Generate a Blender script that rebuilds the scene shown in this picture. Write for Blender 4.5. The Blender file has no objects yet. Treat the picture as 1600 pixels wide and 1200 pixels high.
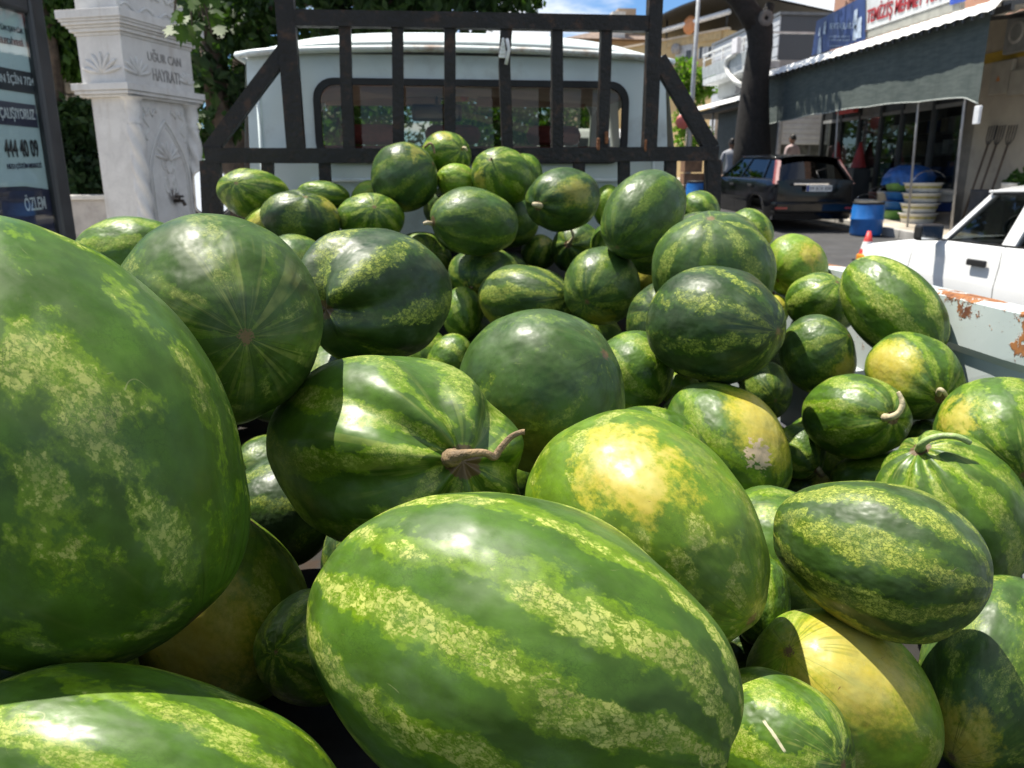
import bpy, bmesh, math, random
import numpy as np
from mathutils import Vector, Matrix, noise as mnoise

scene = bpy.context.scene
COL = scene.collection

# ------------------------------------------------------------------ camera
FPX = 1200.0
PITCH = math.atan(322 / 1200)
YAW = math.radians(6)
CAM_H = 1.5
cam_data = bpy.data.cameras.new('camera')
cam_data.sensor_width = 36.0
cam_data.lens = 36.0 * FPX / 1600
cam_data.clip_start = 0.02
cam_data.clip_end = 2000
cam_data.dof.use_dof = True
cam_data.dof.focus_distance = 0.85
cam_data.dof.aperture_fstop = 10.0
cam = bpy.data.objects.new('camera', cam_data)
COL.objects.link(cam)
cam.location = (0, 0, CAM_H)
cam.rotation_euler = (math.pi / 2 - PITCH, 0, -YAW)
scene.camera = cam

# ------------------------------------------------------------------ sky, sun, exposure
SUN = Vector((-0.31, 0.23, 0.92)).normalized()
SUN_EL = math.asin(SUN.z)
SUN_AZ = math.atan2(SUN.x, SUN.y)
world = bpy.data.worlds.new("World")
scene.world = world
world.use_nodes = True
wn = world.node_tree
wn.nodes.clear()
w_out = wn.nodes.new('ShaderNodeOutputWorld')
w_bg = wn.nodes.new('ShaderNodeBackground')
w_sky = wn.nodes.new('ShaderNodeTexSky')
w_sky.sky_type = 'NISHITA'
w_sky.sun_disc = False
w_sky.sun_elevation = SUN_EL
w_sky.sun_rotation = SUN_AZ
w_sky.air_density = 1.0
w_sky.dust_density = 0.15
w_sky.ozone_density = 3.0
w_geo = wn.nodes.new('ShaderNodeTexCoord')
w_sep = wn.nodes.new('ShaderNodeSeparateXYZ')
wn.links.new(w_geo.outputs['Generated'], w_sep.inputs[0])
def wmath(op, a, b=None):
    n = wn.nodes.new('ShaderNodeMath'); n.operation = op
    for i, v in enumerate((a, b)):
        if v is None: continue
        if isinstance(v, (int, float)): n.inputs[i].default_value = v
        else: wn.links.new(v, n.inputs[i])
    return n.outputs[0]
zc = wmath('MAXIMUM', wmath('ADD', w_sep.outputs[2], 0.12), 0.05)
w_cmb = wn.nodes.new('ShaderNodeCombineXYZ')
wn.links.new(wmath('DIVIDE', w_sep.outputs[0], zc), w_cmb.inputs[0])
wn.links.new(wmath('DIVIDE', w_sep.outputs[1], zc), w_cmb.inputs[1])
w_noise = wn.nodes.new('ShaderNodeTexNoise')
w_noise.inputs['Scale'].default_value = 0.85
w_noise.inputs['Detail'].default_value = 7
w_noise.inputs['Roughness'].default_value = 0.55
wn.links.new(w_cmb.outputs[0], w_noise.inputs['Vector'])
w_ramp = wn.nodes.new('ShaderNodeMapRange')
w_ramp.interpolation_type = 'SMOOTHSTEP'
w_ramp.inputs['From Min'].default_value = 0.46
w_ramp.inputs['From Max'].default_value = 0.58
wn.links.new(w_noise.outputs['Fac'], w_ramp.inputs['Value'])
w_mix = wn.nodes.new('ShaderNodeMix'); w_mix.data_type = 'RGBA'
wn.links.new(w_ramp.outputs[0], w_mix.inputs['Factor'])
w_tint = wn.nodes.new('ShaderNodeMix'); w_tint.data_type = 'RGBA'; w_tint.blend_type = 'MULTIPLY'; w_tint.inputs['Factor'].default_value = 1
w_tint.inputs['B'].default_value = (.74, 1.0, 1.25, 1)
wn.links.new(w_sky.outputs[0], w_tint.inputs['A']); wn.links.new(w_tint.outputs['Result'], w_mix.inputs['A'])
w_mix.inputs['B'].default_value = (9.5, 9.8, 10.2, 1)
wn.links.new(w_mix.outputs['Result'], w_bg.inputs['Color'])
w_bg.inputs['Strength'].default_value = 0.060
wn.links.new(w_bg.outputs[0], w_out.inputs['Surface'])

sun_data = bpy.data.lights.new('sun', 'SUN')
sun_data.energy = 5.0
sun_data.angle = math.radians(0.5)
sun_data.color = (1.0, 0.94, 0.83)
sun_ob = bpy.data.objects.new('sun', sun_data)
COL.objects.link(sun_ob)
sun_ob.rotation_euler = SUN.to_track_quat('Z', 'Y').to_euler()
sun_ob.location = (-10, 5, 30)

scene.view_settings.view_transform = 'Standard'
scene.view_settings.look = 'None'
scene.view_settings.exposure = 1.0
scene.view_settings.gamma = 1.0
scene.view_settings.use_curve_mapping = False
scene.render.engine = 'CYCLES'
scene.cycles.max_bounces = 8
scene.cycles.transparent_max_bounces = 12
scene.cycles.use_denoising = True

# ------------------------------------------------------------------ helpers
cF = np.array([math.sin(YAW) * math.cos(PITCH), math.cos(YAW) * math.cos(PITCH), -math.sin(PITCH)])
cR = np.array([math.cos(YAW), -math.sin(YAW), 0.0])
cU = np.cross(cR, cF)
cC = np.array([0, 0, CAM_H])
def pray(x, y):
    x = np.asarray(x, float); y = np.asarray(y, float)
    d = cF + np.multiply.outer((x - 800) / FPX, cR) - np.multiply.outer((y - 600) / FPX, cU)
    return d / np.linalg.norm(d, axis=-1, keepdims=True)
def atY(x, y, Y):
    r = pray(x, y); return Vector(cC + r * (Y / r[1]))
def atX(x, y, X):
    r = pray(x, y); return Vector(cC + r * (X / r[0]))
def on_plane(x, y, p0, n):
    r = Vector(pray(x, y)); c = Vector(cC)
    t = (Vector(p0) - c).dot(n) / r.dot(n)
    return c + r * t
def gz(y):
    return 0.0414 * min(max(y - 4, 0), 30) + 0.01 * max(y - 34, 0)

# ---- node material helper
class NT:
    def __init__(s, name):
        s.m = bpy.data.materials.new(name); s.m.use_nodes = True
        s.t = s.m.node_tree; s.t.nodes.clear()
        s.out = s.t.nodes.new('ShaderNodeOutputMaterial')
    def n(s, t): return s.t.nodes.new(t)
    def put(s, v, sock):
        if v is None: return
        if isinstance(v, bpy.types.NodeSocket): s.t.links.new(v, sock)
        elif isinstance(v, (tuple, list)) and sock.type == 'RGBA' and len(v) == 3: sock.default_value = (*v, 1)
        else: sock.default_value = v
    def math(s, op, a, b=None, c=None, clamp=False):
        n = s.n('ShaderNodeMath'); n.operation = op; n.use_clamp = clamp
        for i, v in enumerate((a, b, c)): s.put(v, n.inputs[i])
        return n.outputs[0]
    def add(s, a, b): return s.math('ADD', a, b)
    def mul(s, a, b): return s.math('MULTIPLY', a, b)
    def vm(s, op, a, b=None, sc=None):
        n = s.n('ShaderNodeVectorMath'); n.operation = op
        s.put(a, n.inputs[0]); s.put(b, n.inputs[1])
        if sc is not None: s.put(sc, n.inputs['Scale'])
        return n.outputs['Value'] if op in ('DOT_PRODUCT', 'LENGTH', 'DISTANCE') else n.outputs[0]
    def noise(s, v, scale, detail=2, rough=.5, col=False, dist=0):
        n = s.n('ShaderNodeTexNoise'); s.put(v, n.inputs['Vector'])
        n.inputs['Scale'].default_value = scale; n.inputs['Detail'].default_value = detail
        n.inputs['Roughness'].default_value = rough; n.inputs['Distortion'].default_value = dist
        return n.outputs['Color' if col else 'Fac']
    def vor(s, v, scale, feature='DISTANCE_TO_EDGE', out='Distance'):
        n = s.n('ShaderNodeTexVoronoi'); n.feature = feature; s.put(v, n.inputs['Vector'])
        n.inputs['Scale'].default_value = scale
        return n.outputs[out]
    def ss(s, v, lo, hi, to0=0.0, to1=1.0):
        n = s.n('ShaderNodeMapRange'); n.interpolation_type = 'SMOOTHSTEP'
        s.put(v, n.inputs['Value']); s.put(lo, n.inputs['From Min']); s.put(hi, n.inputs['From Max'])
        n.inputs['To Min'].default_value = to0; n.inputs['To Max'].default_value = to1
        return n.outputs[0]
    def mix(s, f, a, b, mode='MIX'):
        n = s.n('ShaderNodeMix'); n.data_type = 'RGBA'; n.blend_type = mode
        s.put(f, n.inputs['Factor']); s.put(a, n.inputs['A']); s.put(b, n.inputs['B'])
        return n.outputs['Result']
    def sep(s, v):
        n = s.n('ShaderNodeSeparateXYZ'); s.put(v, n.inputs[0]); return n.outputs
    def comb(s, x, y, z):
        n = s.n('ShaderNodeCombineXYZ')
        for i, v in enumerate((x, y, z)): s.put(v, n.inputs[i])
        return n.outputs[0]
    def obj(s): return s.n('ShaderNodeTexCoord').outputs['Object']
    def pos(s): return s.n('ShaderNodeNewGeometry').outputs['Position']
    def bump(s, h, strength=.3, dist=.01):
        n = s.n('ShaderNodeBump'); n.inputs['Strength'].default_value = strength
        n.inputs['Distance'].default_value = dist; s.put(h, n.inputs['Height']); return n.outputs[0]
    def bsdf(s, col, rough=.5, metal=0., spec=.5, normal=None, **kw):
        n = s.n('ShaderNodeBsdfPrincipled')
        s.put(col, n.inputs['Base Color']); s.put(rough, n.inputs['Roughness']); s.put(metal, n.inputs['Metallic'])
        s.put(spec, n.inputs['Specular IOR Level'])
        if normal is not None: s.put(normal, n.inputs['Normal'])
        for k, v in kw.items(): s.put(v, n.inputs[k])
        s.t.links.new(n.outputs[0], s.out.inputs['Surface']); return n

def mat(name, col, rough=.55, metal=0., var=.15, nscale=6., bump=.0, bscale=40., spec=.5, dirt=None, dirt_amt=.4, coat=0.):
    k = NT(name); o = k.pos()
    n1 = k.noise(o, nscale, 4, .6)
    f = k.ss(n1, .3, .7, 1 - var, 1 + var)
    c = k.vm('SCALE', tuple(col), sc=f)
    if dirt is not None:
        d = k.ss(k.noise(k.vm('ADD', o, (7, 3, 1)), nscale * 1.7, 6, .65), .52, .68)
        c = k.mix(k.mul(d, dirt_amt), c, tuple(dirt))
    nm = k.bump(k.noise(o, bscale, 3), bump, .01) if bump else None
    r = k.ss(k.noise(o, nscale * 2, 3), .3, .7, max(0, rough - .08), min(1, rough + .08))
    k.bsdf(c, r, metal, spec, nm, **({'Coat Weight': coat, 'Coat Roughness': .05} if coat else {}))
    return k.m
def glass_mat(name, tint=(.75, .8, .78), trans=.75):
    k = NT(name)
    tr = k.n('ShaderNodeBsdfTransparent'); k.put(tint, tr.inputs['Color'])
    gl = k.n('ShaderNodeBsdfGlossy'); gl.inputs['Roughness'].default_value = .02
    ge = k.n('ShaderNodeNewGeometry')
    ca = k.math('SUBTRACT', 1.0, k.math('ABSOLUTE', k.vm('DOT_PRODUCT', ge.outputs['Normal'], ge.outputs['Incoming'])), clamp=True)
    f = k.math('MULTIPLY_ADD', k.math('POWER', ca, 5.0), .9, 1.0 - trans, clamp=True)
    mx = k.n('ShaderNodeMixShader'); k.put(f, mx.inputs[0])
    k.t.links.new(tr.outputs[0], mx.inputs[1]); k.t.links.new(gl.outputs[0], mx.inputs[2])
    k.t.links.new(mx.outputs[0], k.out.inputs['Surface']); return k.m

# ---- object helpers
def thing(name, label, cat, loc=(0, 0, 0), rz=0., group=None):
    o = bpy.data.objects.new(name, None); COL.objects.link(o)
    o.location = loc; o.rotation_euler = (0, 0, rz); o.empty_display_size = .1
    o['label'] = label; o['category'] = cat
    if group: o['group'] = group
    return o
def tag(o, label, cat, group=None):
    o['label'] = label; o['category'] = cat
    if group: o['group'] = group
    return o
def struct(o): o['kind'] = 'structure'; return o
def stuff(o): o['kind'] = 'stuff'; return o
def wloc(o):
    v = Vector((0, 0, 0))
    while o is not None: v += o.location; o = o.parent
    return v
class MB:
    """collects faces; build() links them as ONE mesh object"""
    def __init__(s): s.v = []; s.f = []; s.sm = []
    def add(s, vs, fs, smooth=False):
        b = len(s.v); s.v += [tuple(v) for v in vs]
        s.f += [tuple(i + b for i in f) for f in fs]; s.sm += [smooth] * len(fs); return s
    def box(s, x0, x1, y0, y1, z0, z1, bev=0.):
        if bev <= 0:
            return s.add([(x0,y0,z0),(x1,y0,z0),(x1,y1,z0),(x0,y1,z0),(x0,y0,z1),(x1,y0,z1),(x1,y1,z1),(x0,y1,z1)],
                     [(0,3,2,1),(4,5,6,7),(0,1,5,4),(1,2,6,5),(2,3,7,6),(3,0,4,7)])
        bm = bmesh.new(); bmesh.ops.create_cube(bm, size=1)
        for v in bm.verts:
            v.co = Vector(((x0+x1)/2 + v.co.x*(x1-x0), (y0+y1)/2 + v.co.y*(y1-y0), (z0+z1)/2 + v.co.z*(z1-z0)))
        bmesh.ops.bevel(bm, geom=bm.edges[:], offset=bev, segments=2, affect='EDGES', profile=.5)
        bm.verts.index_update()
        s.add([v.co[:] for v in bm.verts], [[v.index for v in f.verts] for f in bm.faces]); bm.free(); return s
    def bar(s, p, q, w, h, up=(0, 0, 1)):
        """square tube from p to q: w across, h along 'up'"""
        p = Vector(p); q = Vector(q); d = (q - p).normalized(); u = Vector(up)
        sd = d.cross(u)
        if sd.length < 1e-4: sd = d.cross(Vector((0, 1, 0)))
        sd.normalize(); u = sd.cross(d).normalized()
        vs = []
        for c in (p, q):
            for a, b in ((-1,-1),(1,-1),(1,1),(-1,1)): vs.append(c + sd*(a*w/2) + u*(b*h/2))
        return s.add(vs, [(0,1,2,3),(7,6,5,4),(0,4,5,1),(1,5,6,2),(2,6,7,3),(3,7,4,0)])
    def tube(s, pts, rad, seg=8, cap=True):
        pts = [Vector(p) for p in pts]; n = len(pts)
        rad = rad if isinstance(rad, (list, tuple)) else [rad]*n
        vs = []; prev = None
        for i, p in enumerate(pts):
            d = (pts[min(i+1, n-1)] - pts[max(i-1, 0)]).normalized()
            if prev is None:
                a = d.cross(Vector((0, 0, 1)))
                if a.length < .1: a = d.cross(Vector((1, 0, 0)))
            else: a = prev - d*prev.dot(d)
            a.normalize(); prev = a; b = d.cross(a)
            for k in range(seg):
                t = 2*math.pi*k/seg; vs.append(p + (a*math.cos(t) + b*math.sin(t))*rad[i])
        fs = [(i*seg+k, i*seg+(k+1) % seg, (i+1)*seg+(k+1) % seg, (i+1)*seg+k) for i in range(n-1) for k in range(seg)]
        if cap: fs += [tuple(reversed(range(seg))), tuple(range((n-1)*seg, n*seg))]
        return s.add(vs, fs, True)
    def lathe(s, prof, c=(0, 0, 0), seg=24, axis='z', smooth=True):
        vs = []
        for r, z in prof:
            for k in range(seg):
                t = 2*math.pi*k/seg; x = r*math.cos(t); y = r*math.sin(t)
                if axis == 'z': vs.append((c[0]+x, c[1]+y, c[2]+z))
                elif axis == 'x': vs.append((c[0]+z, c[1]+x, c[2]+y))
                else: vs.append((c[0]+x, c[1]+z, c[2]+y))
        n = len(prof)
        fs = [(i*seg+k, i*seg+(k+1) % seg, (i+1)*seg+(k+1) % seg, (i+1)*seg+k) for i in range(n-1) for k in range(seg)]
        return s.add(vs, fs, smooth)
    def grid(s, rows, smooth=True, flip=False):
        nr = len(rows); nc = len(rows[0]); vs = [v for r in rows for v in r]
        fs = []
        for i in range(nr-1):
            for j in range(nc-1):
                f = (i*nc+j, i*nc+j+1, (i+1)*nc+j+1, (i+1)*nc+j); fs.append(f[::-1] if flip else f)
        return s.add(vs, fs, smooth)
    def poly(s, pts): return s.add(pts, [tuple(range(len(pts)))])
    def prism(s, pts, off):
        n = len(pts); o = Vector(off); a = [Vector(p) for p in pts]
        return s.add(a + [p+o for p in a], [tuple(reversed(range(n))), tuple(range(n, 2*n))] + [(i, (i+1) % n, n+(i+1) % n, n+i) for i in range(n)])
    def build(s, name, m, parent=None, local=False):
        me = bpy.data.meshes.new(name)
        off = Vector((0, 0, 0)) if (local or parent is None) else wloc(parent)
        me.from_pydata([tuple(Vector(v)-off) for v in s.v], [], s.f)
        me.polygons.foreach_set('use_smooth', s.sm)
        me.update()
        bm = bmesh.new(); bm.from_mesh(me); bmesh.ops.recalc_face_normals(bm, faces=bm.faces); bm.to_mesh(me); bm.free()
        me.materials.append(m)
        o = bpy.data.objects.new(name, me); COL.objects.link(o); o.parent = parent
        return o
def dup(o, parent, loc):
    c = o.copy(); COL.objects.link(c); c.parent = parent; c.location = loc; return c
def text_mesh(txt, name, m, parent, origin, xdir, zdir, width, height, depth=.004, bold=0.):
    """letters as a mesh, fitted to width x height; origin = lower left corner (world), local if parent is rotated"""
    cu = bpy.data.curves.new('lettering', 'FONT'); cu.body = txt; cu.extrude = .02; cu.resolution_u = 3; cu.offset = bold
    ob = bpy.data.objects.new('lettering', cu); COL.objects.link(ob)
    dg = bpy.context.evaluated_depsgraph_get(); dg.update()
    me = bpy.data.meshes.new_from_object(ob.evaluated_get(dg))
    bpy.data.objects.remove(ob)
    v = np.array([p.co[:] for p in me.vertices])
    lo = v.min(0); hi = v.max(0)
    X = Vector(xdir).normalized(); Z = Vector(zdir).normalized(); N = X.cross(Z)
    for p in me.vertices:
        c = p.co
        u = (c.x-lo[0])/(hi[0]-lo[0])*width; w = (c.y-lo[1])/(hi[1]-lo[1])*height; d = (c.z-lo[2])/(hi[2]-lo[2])
        p.co = Vector(origin) + X*u + Z*w + N*(d*depth)
    me.materials.clear(); me.materials.append(m); me.name = name
    o = bpy.data.objects.new(name, me); COL.objects.link(o); o.parent = parent
    return o
def skin_mesh(name, joints, edges, m, parent=None, root=0, sub=2):
    me = bpy.data.meshes.new(name)
    me.from_pydata([j[0] for j in joints], edges, [])
    o = bpy.data.objects.new(name, me); COL.objects.link(o)
    sk = o.modifiers.new('skin', 'SKIN'); ss = o.modifiers.new('sub', 'SUBSURF'); ss.levels = sub; ss.render_levels = sub
    for i, j in enumerate(joints):
        sv = me.skin_vertices[0].data[i]; r = j[1] if isinstance(j[1], tuple) else (j[1], j[1]); sv.radius = r; sv.use_root = (i == root)
    dg = bpy.context.evaluated_depsgraph_get(); dg.update()
    me2 = bpy.data.meshes.new_from_object(o.evaluated_get(dg)); bpy.data.objects.remove(o)
    me2.name = name; me2.materials.clear(); me2.materials.append(m)
    for p in me2.polygons: p.use_smooth = True
    o = bpy.data.objects.new(name, me2); COL.objects.link(o); o.parent = parent
    return o
# ------------------------------------------------------------------ materials
asphalt = mat('asphalt', (.040, .040, .042), .85, var=.3, nscale=2.5, bump=.4, bscale=90, dirt=(.065, .062, .055), dirt_amt=.5)
paving = mat('paving_stone', (.36, .32, .27), .8, var=.25, nscale=2, bump=.3, bscale=60, dirt=(.2, .17, .14), dirt_amt=.5)
soil = mat('ground', (.16, .14, .11), .9, var=.3, nscale=.6)
kerbm = mat('kerb_concrete', (.34, .33, .31), .85, var=.25, nscale=3, bump=.3)
white_paint = mat('truck_paint', (.60, .68, .68), .35, var=.06, nscale=2.5, dirt=(.34, .34, .31), dirt_amt=.35, spec=.5)
black_steel = mat('rack_steel', (.012, .0105, .0095), .6, var=.3, nscale=9, bump=.5, bscale=60, dirt=(.075, .036, .020), dirt_amt=.55, spec=.35)
rubber = mat('rubber', (.012, .012, .012), .6, var=.1)
def rusty_panel():
    k = NT('rusty_side_paint'); p = k.pos(); x, y, z = k.sep(p)
    n1 = k.noise(p, 7, 6, .7); n2 = k.noise(p, 30, 4, .7)
    base = k.mix(k.ss(k.noise(p, 3, 4), .35, .7), (.36, .42, .43), (.45, .50, .50))
    edge = k.ss(z, 1.10, 1.235)
    hot = k.mul(k.ss(k.math('ABSOLUTE', k.math('SUBTRACT', y, 1.5)), .05, .42, 1., 0.), k.ss(z, 1.13, 1.21))
    m = k.ss(k.add(k.add(n1, k.add(k.mul(edge, .10), k.mul(hot, .055))), k.mul(k.math('SUBTRACT', n2, .5), .25)), .64, .68)
    drip = k.ss(k.noise(k.vm('MULTIPLY', p, (20., 26., 3.)), 1, 4, .65), .60, .72)
    c = k.mix(k.mul(drip, .35), base, (.34, .25, .16))
    rc = k.mix(k.ss(n2, .35, .65), (.10, .030, .012), (.30, .12, .035))
    c = k.mix(m, c, rc)
    spk = k.ss(k.noise(p, 55, 3, .6), .70, .74)
    c = k.mix(k.mul(spk, .6), c, (.12, .07, .04))
    k.bsdf(c, k.ss(m, 0, 1, .4, .85), 0, .5, k.bump(k.add(k.mul(m, .6), k.mul(n2, .2)), .4, .004)); return k.m
rust_panel = rusty_panel()

# ------------------------------------------------------------------ ground, road, pavements
def strip(name, x0, x1, ys, dz, m, nx=2):
    b = MB(); b.grid([[(x0+(x1-x0)*i/(nx-1), y, gz(y)+dz) for i in range(nx)] for y in ys], smooth=False)
    return struct(b.build(name, m))
YS = [-60, -20, -5, 0, 4, 8, 12, 16, 20, 25, 30, 34, 45, 70, 120, 300]
strip('ground', -300, 300, YS, -.03, soil)
strip('road', -2.05, 8.75, YS[:-1], -.004, asphalt)
def pavement(x0, x1, name):
    b = MB(); rows = [[(x0, y, gz(y)+.13), (x1, y, gz(y)+.13)] for y in YS[2:-1]]
    b.grid(rows, smooth=False); return struct(b.build(name, paving))
pv = pavement(8.89, 26, 'pavement'); pvl = pavement(-16, -2.19, 'pavement')
kerb_me = None
for (kx0, kx1) in ((8.75, 8.89), (-2.19, -2.05)):
    kb = bpy.data.objects.new('kerb', None); COL.objects.link(kb); struct(kb); kb.location = (kx0, 0, 0)
    for i in range(34):
        y = 1 + i*.8
        if kerb_me is None:
            b = MB(); b.box(0, .14, .006, .794, -.25, .14, .012); ks = b.build('kerb_stone', kerbm, kb, local=True); kerb_me = ks
        else: ks = dup(kerb_me, kb, (0, 0, 0))
        ks.location = (0, y, gz(y+.4)); ks.rotation_euler = (math.atan(.0414) if y > 4 else 0, 0, 0)
tile0 = None; rs = random.Random(2)
for i in range(6):
    for j in range(24):
        y = 10.6+j*.42; x = 8.9+i*.42
        if tile0 is None:
            b = MB(); b.box(.008, .412, .008, .412, 0, .025, .006); tile0 = b.build('paving_slab', mat('paving_slab', (.42, .37, .30), .8, var=.3, nscale=1.3, bump=.3, dirt=(.24, .2, .16)), pv, local=True); t = tile0
        else: t = dup(tile0, pv, (0, 0, 0))
        t.location = (x, y, gz(y)+.118+rs.uniform(-.003, .003)); t.rotation_euler = (math.atan(.0414), 0, 0)

# ------------------------------------------------------------------ the pickup truck
truck = thing('pickup_truck', 'old white truck with rusty bed sides and black bar rack, loaded with melons', 'truck', (.17, 3.4, 0))
BX0, BX1, BZ = -.86, 1.2, .68
RY = 3.3
# bed
b = MB(); b.box(BX0+.02, BX1-.02, -.35, 3.32, BZ-.06, BZ); b.build('bed_floor', mat('bed_floor', (.028, .027, .025), .9, var=.4, nscale=5, dirt=(.045, .028, .018), dirt_amt=.7, bump=.3, spec=.2), truck)
prof = [(.05, 1.205), (.05, 1.24), (0, 1.243), (-.012, 1.235), (-.012, 1.135), (.004, 1.115), (.004, .975), (-.03, .955), (-.03, .925), (.0, .905), (.0, BZ), (.05, BZ), (.05, 1.205)]
for side, bx in ((1, BX1), (-1, BX0)):
    b = MB(); ys = [-.35+.3*i for i in range(13)]
    b.grid([[(bx+side*px+.004*math.sin(y*5+pz*9), y, pz+.003*math.sin(y*7)) for px, pz in prof] for y in ys], smooth=False)
    b.prism([(bx+side*px, -.35, pz) for px, pz in prof[:-1]], (0, -.004, 0))
    b.build('bed_side', rust_panel, truck)
b = MB(); b.box(BX0, BX1, 3.28, 3.32, BZ, 1.2); b.build('bed_front_panel', mat('bed_front', (.07, .075, .075), .6, var=.3, nscale=4, dirt=(.09, .05, .03), dirt_amt=.6), truck)
for x in (-.45, .8):
    b = MB(); b.box(x-.05, x+.05, -.3, 4.8, .45, .62); b.build('chassis_beam', rubber, truck)
b = MB(); b.box(BX0+.1, BX1-.1, 3.42, 4.9, .42, .60); b.build('cab_underbody', rubber, truck)
def wheel(parent, x, y, z, R, w, side, rimm):
    b = MB(); b.lathe([(R*.62, -w/2), (R*.93, -w/2), (R, -w*.36), (R, w*.36), (R*.93, w/2), (R*.62, w/2)], (x, y, z), 28, 'x')
    t = b.build('tyre', rubber, parent)
    b = MB(); b.lathe([(.0, side*w*.30), (R*.2, side*w*.34), (R*.3, side*w*.22), (R*.55, side*w*.26), (R*.64, side*w*.44), (R*.64, -side*w*.4)], (x, y, z), 28, 'x')
    b.build('rim', rimm, t)
rim_metal = mat('rim_metal', (.45, .45, .46), .35, metal=.8, var=.1)
for x, sd in ((BX0+.12, -1), (BX1-.12, 1)):
    for y in (.75, 4.3): wheel(truck, x, y, gz(y)+.34, .34, .2, sd, rim_metal)

# cab
CX0, CX1, CY0, CY1 = -.80, 1.15, 3.5, 4.86
def rrect(x0, x1, z0, z1, r, n=6):
    pts = []
    for cx, cz, a0 in ((x1-r, z1-r, 0), (x0+r, z1-r, 90), (x0+r, z0+r, 180), (x1-r, z0+r, 270)):
        for i in range(n+1):
            a = math.radians(a0+90*i/n); pts.append((cx+r*math.cos(a), cz+r*math.sin(a)))
    return pts
def outline(x0b, x1b, x0t, x1t, z0, z1, r, n=6):
    pts = []
    for cx, cz, a0 in ((x1t-r, z1-r, 0), (x0t+r, z1-r, 90), (x0b+.01, z0+.01, 180), (x1b-.01, z0+.01, 270)):
        q = r if a0 < 180 else .01
        for i in range(n+1):
            a = math.radians(a0+90*i/n); pts.append((cx+q*math.cos(a), cz+q*math.sin(a)))
    return pts
out = outline(CX0, CX1, -.735, 1.04, .62, 2.0, .05)
hole = rrect(-.455, .862, 1.575, 1.888, .075)
cab = MB()
def bulge(x, z): return -.025*(1-((x-.17)/.97)**4)
for (yy, sg, hl) in ((CY0, 1, hole), (CY1, -1, rrect(-.60, .96, 1.36, 1.93, .10))):
    n = len(out); rows = []
    for f in (0, .12, .3, .55, .8, .93, 1):
        rows.append([(o[0]+(h[0]-o[0])*f, yy + sg*bulge(o[0]+(h[0]-o[0])*f, 0)*(min(1, f*5)) + (-.30*max(0, (o[1]+(h[1]-o[1])*f)-1.3) if sg < 0 else 0), o[1]+(h[1]-o[1])*f) for o, h in zip(out, hl)])
    rows = [r+[r[0]] for r in rows]
    cab.grid(rows, smooth=True)
    # window return flange
    cab.grid([rows[-1], [(x, y+sg*.03, z) for x, y, z in rows[-1]]], smooth=False)
# sides with window openings
for xb, xt, sd in ((CX0, -.735, -1), (CX1, 1.04, 1)):
    so = [(CY1-.02, .63), (CY1-.02, 1.3), (CY1-.21, 1.96), (4.4, 1.97), (4.0, 1.97), (3.5, 1.96), (3.5, 1.3), (3.5, .63)]
    si = [(4.55, 1.35), (4.57, 1.42), (4.44, 1.86), (4.3, 1.88), (4.1, 1.88), (3.86, 1.86), (3.84, 1.42), (3.86, 1.35)]
    def P3(y, z): return (xb+(xt-xb)*max(0, (z-1.3)/.7), y, z)
    a = [P3(*p) for p in so]; c = [P3(*p) for p in si]
    cab.grid([a+[a[0]], c+[c[0]]], smooth=False)
cab_o = cab.build('cab', white_paint, truck)
# pressed beads at the rear corners
for x in (-.705, 1.005):
    b = MB(); b.tube([(x, 3.491, .7), (x*1.0, 3.490, 1.4), (x*.985, 3.492, 1.90)], .009, 6); b.build('pressed_bead', white_paint, cab_o)
b = MB(); b.tube([(-.5, 3.470, 1.49), (.2, 3.466, 1.49), (.9, 3.470, 1.49)], .010, 6); b.build('pressed_bead', white_paint, cab_o)
# roof
b = MB(); rows = []
for y, dz, ins in ((3.47, 0, 0), (3.455, .015, 0), (3.47, .030, .004), (3.50, .052, .02), (3.56, .075, .03), (3.7, .092, .03), (4.0, .105, .02), (4.4, .085, .02), (4.62, .03, .02), (4.68, .0, .02)):
    r = []
    for i in range(21):
        t = -1+2*i/20; half = .905-ins
        zz = 1.995 + dz*(1-abs(t)**4*.75)*1.0 + (.028*(1-t*t) if dz > 0 else .026*(1-t*t))
        r.append((.152+half*t, y, zz-.02*abs(t)**8))
    rows.append(r)
b.grid(rows); b.build('roof', white_paint, cab_o)
b = MB(); b.tube([(-.775, 4.62, 1.985), (-.765, 3.48, 1.985), (-.70, 3.455, 1.990)] + [(.152+.905*t, 3.452, 1.992+.026*(1-t*t)) for t in (-.85, -.6, -.3, 0, .3, .6, .85)] + [(1.01, 3.455, 1.990), (1.065, 3.48, 1.985), (1.07, 4.62, 1.985)], .014, 6); b.build('drip_rail', mat('rail_paint', (.60, .66, .66), .4, var=.08, nscale=3, dirt=(.24, .12, .05), dirt_amt=.75), cab_o)
# rear window: rubber, glass
rw = MB(); h1 = rrect(-.470, .877, 1.560, 1.902, .085); h2 = rrect(-.441, .848, 1.587, 1.876, .065)
ring = [[(x, CY0+bulge(x, z)-dy, z) for x, z in hh] for hh, dy in ((h1, -.002), (h1, .012), (h2, .012), (h2, -.012))]
rw.grid([r+[r[0]] for r in ring], smooth=False)
win = rw.build('rear_window', rubber, cab_o)
g = MB(); hg = rrect(-.437, .844, 1.591, 1.872, .06); g.poly([(x, CY0+bulge(x, z)+.004, z) for x, z in hg]); g.build('pane', glass_mat('window_glass', (.60, .60, .56), .965), win)
g = MB(); hg = rrect(-.60, .96, 1.36, 1.93, .10)
g.poly([(x, CY1+.02-.30*max(0, z-1.3), z) for x, z in hg]); ws = g.build('windscreen', glass_mat('windscreen_glass', (.62, .66, .60), .97), cab_o)
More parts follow.
